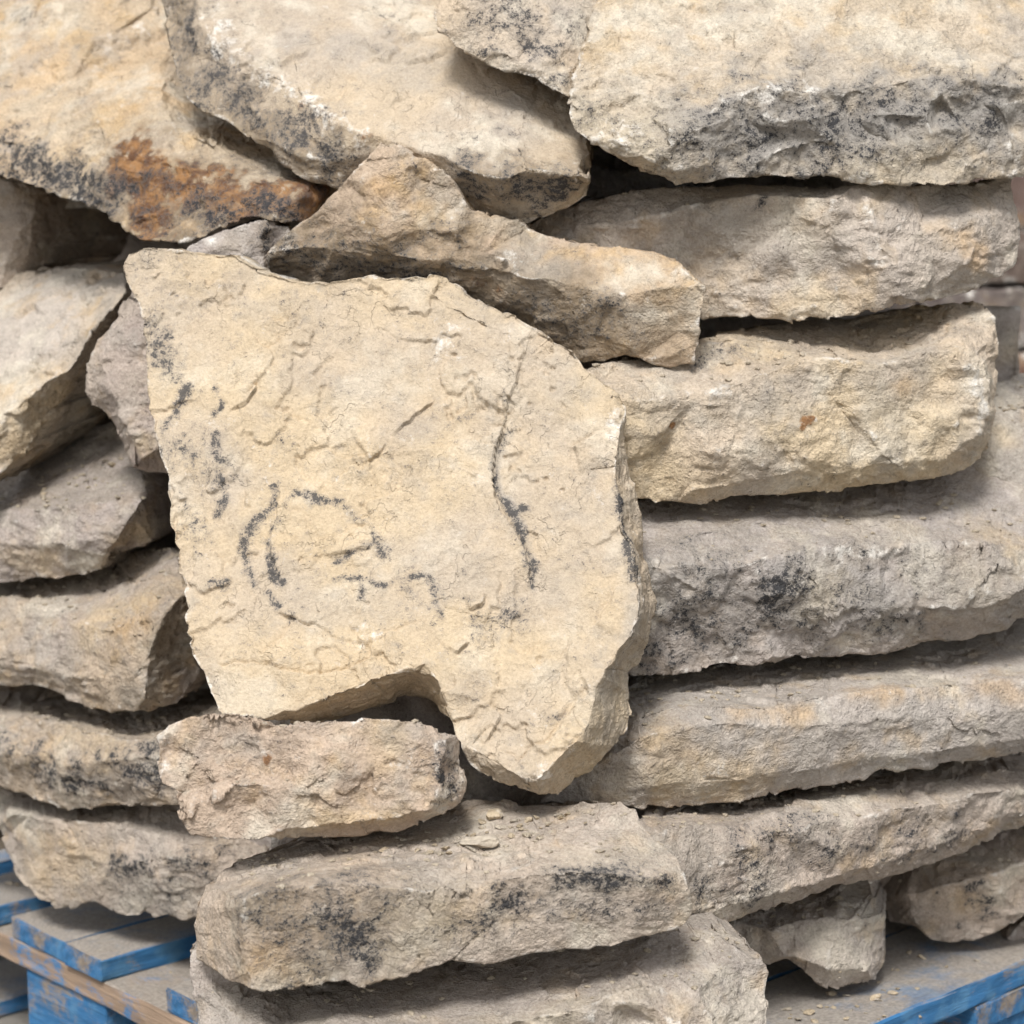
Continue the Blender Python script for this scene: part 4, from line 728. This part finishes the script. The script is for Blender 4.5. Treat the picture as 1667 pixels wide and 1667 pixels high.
stone('stone_block', 'weathered stone with a band of black patches on the left, above the lowest left slab',
    B1([(-220, 110, .10), (0, 110, .10), (60, 160, .11), (250, 215, .12), (450, 235, .12), (640, 240, .13), (740, 235, .13), (950, 245, .13), (1050, 300, .10), (1000, 500, .04), (900, 690, .03), (800, 680, .02), (740, 680, .02), (640, 684, .02), (520, 690, .015), (420, 699, .012), (300, 693, .012), (200, 663, .012), (100, 623, .012), (0, 593, .012), (-220, 560, .02)]),
    (0.20, 150, 1220, -0.45, 0.0), creases=[B1([(-220, 260, .02), (0, 260, .02), (200, 285, .01), (370, 330, .004), (560, 385, .0), (700, 370, .02), (1050, 300, .10)]), B1([(-220, 420, -.008), (200, 450, -.012), (400, 480, -.014), (560, 470, -.008), (700, 460, .0), (1000, 500, .04)])],
    back=(0.08, 0.16, 0.0), shrink=0.85, vox=0.002, tone=(0.47, 0.38, 0.265), tone2=(0.43, 0.365, 0.28), rough=1.15, flake=0.4, dust=0.55, ochre=0.4,
    stains=[('k', B1([(150, 530), (200, 560)]), 40, .9), ('k', B1([(320, 520), (340, 560)]), 30, .9), ('k', B1([(280, 600), (440, 600)]), 30, .7), ('k', B1([(600, 560), (680, 540)]), 42, .92), ('k', B1([(640, 390), (700, 430)]), 34, .8), ('k', B1([(20, 380), (0, 330)]), 30, .7), ('k', B1([(420, 440)]), 14, .8), ('y', B1([(300, 330), (500, 400)]), 50, .45)])
stone('flat_stone', 'lowest left slab resting on the blue deck boards, smooth grey with a dark patch',
    B1([(-220, 620, .06), (0, 590, .06), (180, 640, .06), (380, 685, .06), (560, 675, .06), (800, 665, .06), (1000, 720, .06), (1190, 840, .06), (1200, 900, .04), (1080, 1000, .03), (960, 1100, .02), (930, 1170, .02), (870, 1192, .012), (800, 1187, .01), (700, 1187, .01), (640, 1167, .01), (570, 1177, .01), (500, 1152, .01), (430, 1112, .01), (370, 1122, .01), (330, 1142, .01), (250, 1152, .01), (230, 1112, .01), (170, 1097, .012), (110, 1042, .015), (80, 1002, .02), (60, 962, .02), (25, 870, .03), (0, 790, .04), (-220, 760, .06)]),
    (0.225, 150, 1400, -0.38, 0.0), creases=[B1([(0, 790, .04), (60, 720, .004), (250, 740), (560, 760), (850, 850, .01), (1000, 860, .02), (1190, 840, .06)]), B1([(430, 1112, .01), (460, 1010, -.002), (580, 930, -.006), (760, 920, -.006), (960, 900, .01)])],
    back=(0.06, 0.18, 0.02), shrink=0.88, vox=0.002, tone=(0.46, 0.395, 0.315), tone2=(0.48, 0.40, 0.305), rough=0.6, flake=0.25, dust=0.4, ochre=0.35,
    stains=[('k', B1([(520, 970), (600, 940)]), 36, .8), ('k', B1([(700, 1060), (840, 960), (920, 940)]), 34, .72), ('g', B1([(520, 1050), (700, 1100), (820, 1120)]), 60, .6), ('k', B1([(520, 1080), (760, 1100)]), 44, .4), ('y', B1([(350, 900), (150, 1000)]), 60, .4), ('k', B1([(1000, 890)]), 26, .7)])
stone('stone_block', 'sliver of stone at the left frame edge just above the deck boards',
    B1([(-220, 800), (-20, 800), (10, 830), (22, 870), (-10, 885), (-220, 900)]), (0.37, 0, 1370, -0.3, 0), back=(0.03, 0.08, 0.0), vox=0.0024, tone=(0.42, 0.35, 0.26), rough=0.6)

# ---- inside the pile and behind it
stone('flat_stone', 'grey slab end deep in the dark gap under the wide top right slab',
    [(900, 250), (1000, 275), (1090, 272), (1150, 300), (1150, 340), (900, 350)], (0.27, 1040, 300, 0.0, -0.3), back=(0, 0.2, 0), vox=0.004, tone=(0.36, 0.345, 0.33), rough=0.5, dust=0.2)
for lab, ol, pl in (
    ('inner stone showing dark between the left stones and the largest slab', [(120, 600), (420, 600), (560, 900), (560, 1320), (180, 1320), (160, 900)], (0.42, 300, 900, -0.2, -0.05)),
    ('inner stone filling the dark gaps behind the right-hand courses', [(900, 500), (1660, 500), (1660, 1250), (1400, 1340), (900, 1320)], (0.36, 1250, 800, 0.08, -0.05)),
    ('inner stone hidden in shade below the top slabs behind the pointed slab', [(300, 300), (1000, 250), (1500, 270), (1500, 420), (900, 560), (300, 560)], (0.36, 800, 400, 0.0, -0.1)),
    ('inner stone deep in shade under the notch of the largest slab', [(440, 1060), (700, 1050), (960, 1080), (1010, 1330), (760, 1350), (440, 1380)], (0.06, 700, 1200, 0.05, -0.05)),
    ('inner stone in shade behind the left end of the black-stained slab', [(320, 1310), (700, 1300), (720, 1420), (640, 1520), (330, 1520)], (0.16, 500, 1400, -0.2, -0.02)),
    ('unseen light-blocking stone added behind the yellow rust-stained slab', [(-160, -200), (520, -200), (560, 330), (300, 345), (-160, 330)], (0.52, 200, 100, 0.0, -0.25)),  # this and the next two: unseen, added to keep light from entering behind
    ('unseen light-blocking stone added behind the tilted cream slab', [(500, -220), (980, -220), (1040, 330), (560, 400)], (0.42, 750, 100, 0.0, -0.25)),
    ('unseen light-blocking stone added behind the wide top right slab', [(960, -220), (1540, -200), (1540, 330), (1000, 340)], (0.42, 1250, 100, 0.0, -0.25)),
    ('inner stone in shade on the pallet behind the small wedge stone', [(980, 1400), (1480, 1330), (1720, 1330), (1720, 1470), (1480, 1490), (1250, 1560), (1000, 1590)], (0.33, 1250, 1450, 0.06, -0.0))):
    stone('stone_block', lab, ol, pl, back=(0, 0.3, 0), vox=0.010, tone=DUSTY, rough=1.5, flake=0.2, dust=0.4, terr=0)
# neighbouring pile, out of focus
GB = 'stones of the neighbouring pile at the right edge'
for lab, ol, tn in (
    ('blurred brown stone of the neighbouring pile, uppermost at the right edge', [(1600, 280), (1900, 250), (1900, 370), (1600, 372)], (0.17, 0.115, 0.09)),
    ('blurred brown stone of the neighbouring pile, second down at the right edge', [(1580, 376), (1900, 374), (1900, 455), (1580, 462)], (0.15, 0.11, 0.085)),
    ('blurred grey-brown stone of the neighbouring pile, third down at the right edge', [(1500, 478), (1640, 470), (1900, 462), (1900, 545), (1640, 572), (1500, 590)], (0.17, 0.14, 0.12)),
    ('blurred reddish stone of the neighbouring pile, lowest at the right edge', [(1500, 594), (1640, 577), (1900, 552), (1900, 700), (1500, 700)], (0.17, 0.09, 0.06))):
    stone('stone_block', lab, ol, (1.25, 1640, 450, 0.0, -0.1), back=(0, 0.35, 0), shrink=0.95, vox=0.008, tone=tn, mott=0.2, rough=1.5, terr=0, flake=0.2, dust=0.1, group=GB)
stone('stone_block', 'large blurred stone at the base of the neighbouring pile behind the right-hand courses', [(1300, 704), (2000, 704), (2000, 1180), (1300, 1180)], (1.25, 1640, 700, 0, 0), back=(0, 0.4, 0), vox=0.012, tone=(0.27, 0.2, 0.15), rough=1.5, terr=0, group=GB)

# ================================================================== loose chips
dg = bpy.context.evaluated_depsgraph_get(); dg.update()
def drop(px, py):
    o = Vector(CAM); d = (Vector(at(px, py, 0.0)) - o).normalized()
    hit, loc, nor, _, ob, _ = scene.ray_cast(dg, o, d); return loc, nor
chips = []
for s in range(6):
    rs = np.random.RandomState(200 + s); bm = bmesh.new()
    bmesh.ops.create_icosphere(bm, subdivisions=3, radius=1.0)
    vv = np.array([v.co for v in bm.verts])
    for k in range(9):
        n = rs.normal(size=3); n /= np.linalg.norm(n); d = vv @ n; lim = 0.35 + 0.4 * rs.rand(); ex = np.maximum(d - lim, 0)
        vv = vv - ex[:, None] * n
    vv += 0.06 * np.stack([fbm(vv * 2.5 + 9 * s + 5 * k, 3) for k in range(3)], 1)
    vv[:, 2] *= 0.4
    for v, c in zip(bm.verts, vv): v.co = c * 0.006
    me = bpy.data.meshes.new('stone_chip'); bm.to_mesh(me); bm.free()
    for nm, cl in (('tone', (0.50, 0.41, 0.29) if s % 3 else (0.47, 0.41, 0.33)), ('stain', (0, 0, 0.25)), ('wear', (0.0, 0.0, 0.2))):
        a = me.color_attributes.new(nm, 'FLOAT_COLOR', 'POINT'); a.data.foreach_set('color', np.tile([*cl, 1.0], len(me.vertices)).astype(np.float32))
    me.materials.append(LIME); chips.append(me)
def chip(px, py, rad_px, label, grp, seed):
    loc, nor = drop(px, py); rs = random.Random(seed)
    if loc is None: return
    o = bpy.data.objects.new('stone_chip', chips[seed % 6]); C.objects.link(o)
    r = rad_px * 0.00046; q = r / 0.006; o.scale = (q * rs.uniform(.85, 1.25), q * rs.uniform(.7, 1.0), q * rs.uniform(.8, 1.3))
    o.rotation_euler = (rs.uniform(-.35, .35), rs.uniform(-.35, .35), rs.uniform(0, 6.28)); o.location = loc + Vector((0, 0, r * 0.26))
    o['label'] = label; o['category'] = 'stone chip'; o['group'] = grp
LC = 'loose limestone chip lying on the top of the black-stained slab'
chip(780, 1378, 30, 'largest flat flake lying on top of the black-stained slab', 'loose chips on the slab top', 0)
chip(800, 1332, 22, 'tallest lump among the chips on top of the black-stained slab', 'loose chips on the slab top', 1)
for i, (x, y, r) in enumerate(((833, 1362, 11), (860, 1338, 13), (815, 1350, 12), (785, 1340, 10), (875, 1333, 9), (915, 1328, 8), (925, 1324, 6), (770, 1362, 9), (745, 1372, 8), (850, 1352, 7), (725, 1382, 9), (650, 1378, 9), (625, 1384, 9), (570, 1400, 7), (600, 1393, 6), (700, 1390, 7), (890, 1345, 6), (940, 1322, 5))):
    chip(x, y, r, LC, 'loose chips on the slab top', 10 + i)
rr = random.Random(5)
for i in range(24):
    t = rr.random(); x = 690 + 270 * t + rr.uniform(-25, 25); y = 1392 - 66 * t + rr.uniform(-13, 13)
    chip(x, y, rr.uniform(4, 10), LC, 'loose chips on the slab top', 120 + i)
LP = 'loose limestone crumb lying on the dusty deck board at lower right'
for i, (x, y, r) in enumerate(((1352, 1620, 15), (1378, 1622, 9), (1452, 1618, 13), (1425, 1627, 17), (1280, 1645, 10), (1318, 1652, 13), (1325, 1664, 9), (1300, 1661, 12), (1500, 1560, 12), (1480, 1552, 9), (1590, 1565, 7), (1395, 1640, 6), (1345, 1640, 6), (1270, 1620, 6), (1460, 1580, 6), (1430, 1600, 6), (1410, 1650, 5), (1540, 1575, 6))):
    chip(x, y, r, LP, 'crumbs on the right deck board', 50 + i)
for i in range(18):
    chip(rr.uniform(1275, 1500), rr.uniform(1570, 1660), rr.uniform(4, 9), LP, 'crumbs on the right deck board', 160 + i)
LL = 'loose crumb on the sloping top of the grey dusty left stone'
for i, (x, y, r) in enumerate(((183, 758, 13), (172, 752, 10), (72, 798, 11), (70, 806, 10), (140, 784, 7), (108, 815, 6))):
    chip(x, y, r, LL, 'crumbs on the grey left stone', 80 + i)
LD = 'white crumb on the blue deck board at the lower left edge'
for i, (x, y, r) in enumerate(((14, 1440, 14), (28, 1442, 8), (277, 1584, 5))):
    chip(x, y, r, LD if i < 2 else 'tiny white crumb on the stringer beside the bottom slab', 'crumbs on the left deck boards', 90 + i)
# fine grit and stone dust caught on the ledges
rs = np.random.RandomState(77); gv, gf_ = [], []
ico = [(0, 0, 1), (.89, 0, .45), (.28, .85, .45), (-.72, .53, .45), (-.72, -.53, .45), (.28, -.85, .45), (.72, .53, -.45), (-.28, .85, -.45), (-.89, 0, -.45), (-.28, -.85, -.45), (.72, -.53, -.45), (0, 0, -1)]
icf = [(0, 1, 2), (0, 2, 3), (0, 3, 4), (0, 4, 5), (0, 5, 1), (1, 6, 2), (2, 7, 3), (3, 8, 4), (4, 9, 5), (5, 10, 1), (6, 7, 2), (7, 8, 3), (8, 9, 4), (9, 10, 5), (10, 6, 1), (6, 11, 7), (7, 11, 8), (8, 11, 9), (9, 11, 10), (10, 11, 6)]
ico = np.array(ico)
for pts_, tn_ in UPS:
    for p in pts_:
        r = 0.0007 + 0.0026 * rs.rand() ** 3
        n0 = len(gv) * 12; q = ico * (1 + 0.35 * rs.uniform(-1, 1, (12, 1))) * r * np.array([1.3, 1.0, 0.55])
        a = rs.uniform(0, 6.28); q = q @ np.array([[math.cos(a), math.sin(a), 0], [-math.sin(a), math.cos(a), 0], [0, 0, 1]])
        gv.append(q + p + [0, 0, r * 0.2]); gf_ += [(x + n0, y + n0, z + n0) for x, y, z in icf]
me = bpy.data.meshes.new('stone_grit'); me.from_pydata(np.concatenate(gv).tolist(), [], gf_)
for nm, cl in (('tone', (0.44, 0.375, 0.285)), ('stain', (0, 0, 0.1)), ('wear', (0.1, 0.0, 0.2))):
    a = me.color_attributes.new(nm, 'FLOAT_COLOR', 'POINT'); a.data.foreach_set('color', np.tile([*cl, 0.0], len(me.vertices)).astype(np.float32))
me.materials.append(LIME); o = bpy.data.objects.new('stone_grit', me); C.objects.link(o)
o['kind'] = 'stuff'; o['label'] = 'fine stone grit scattered over the ledges of the stacked stones'; o['category'] = 'grit'
print('TRIS', sum(len(o.data.polygons) * 2 for o in bpy.data.objects if o.type == 'MESH'))
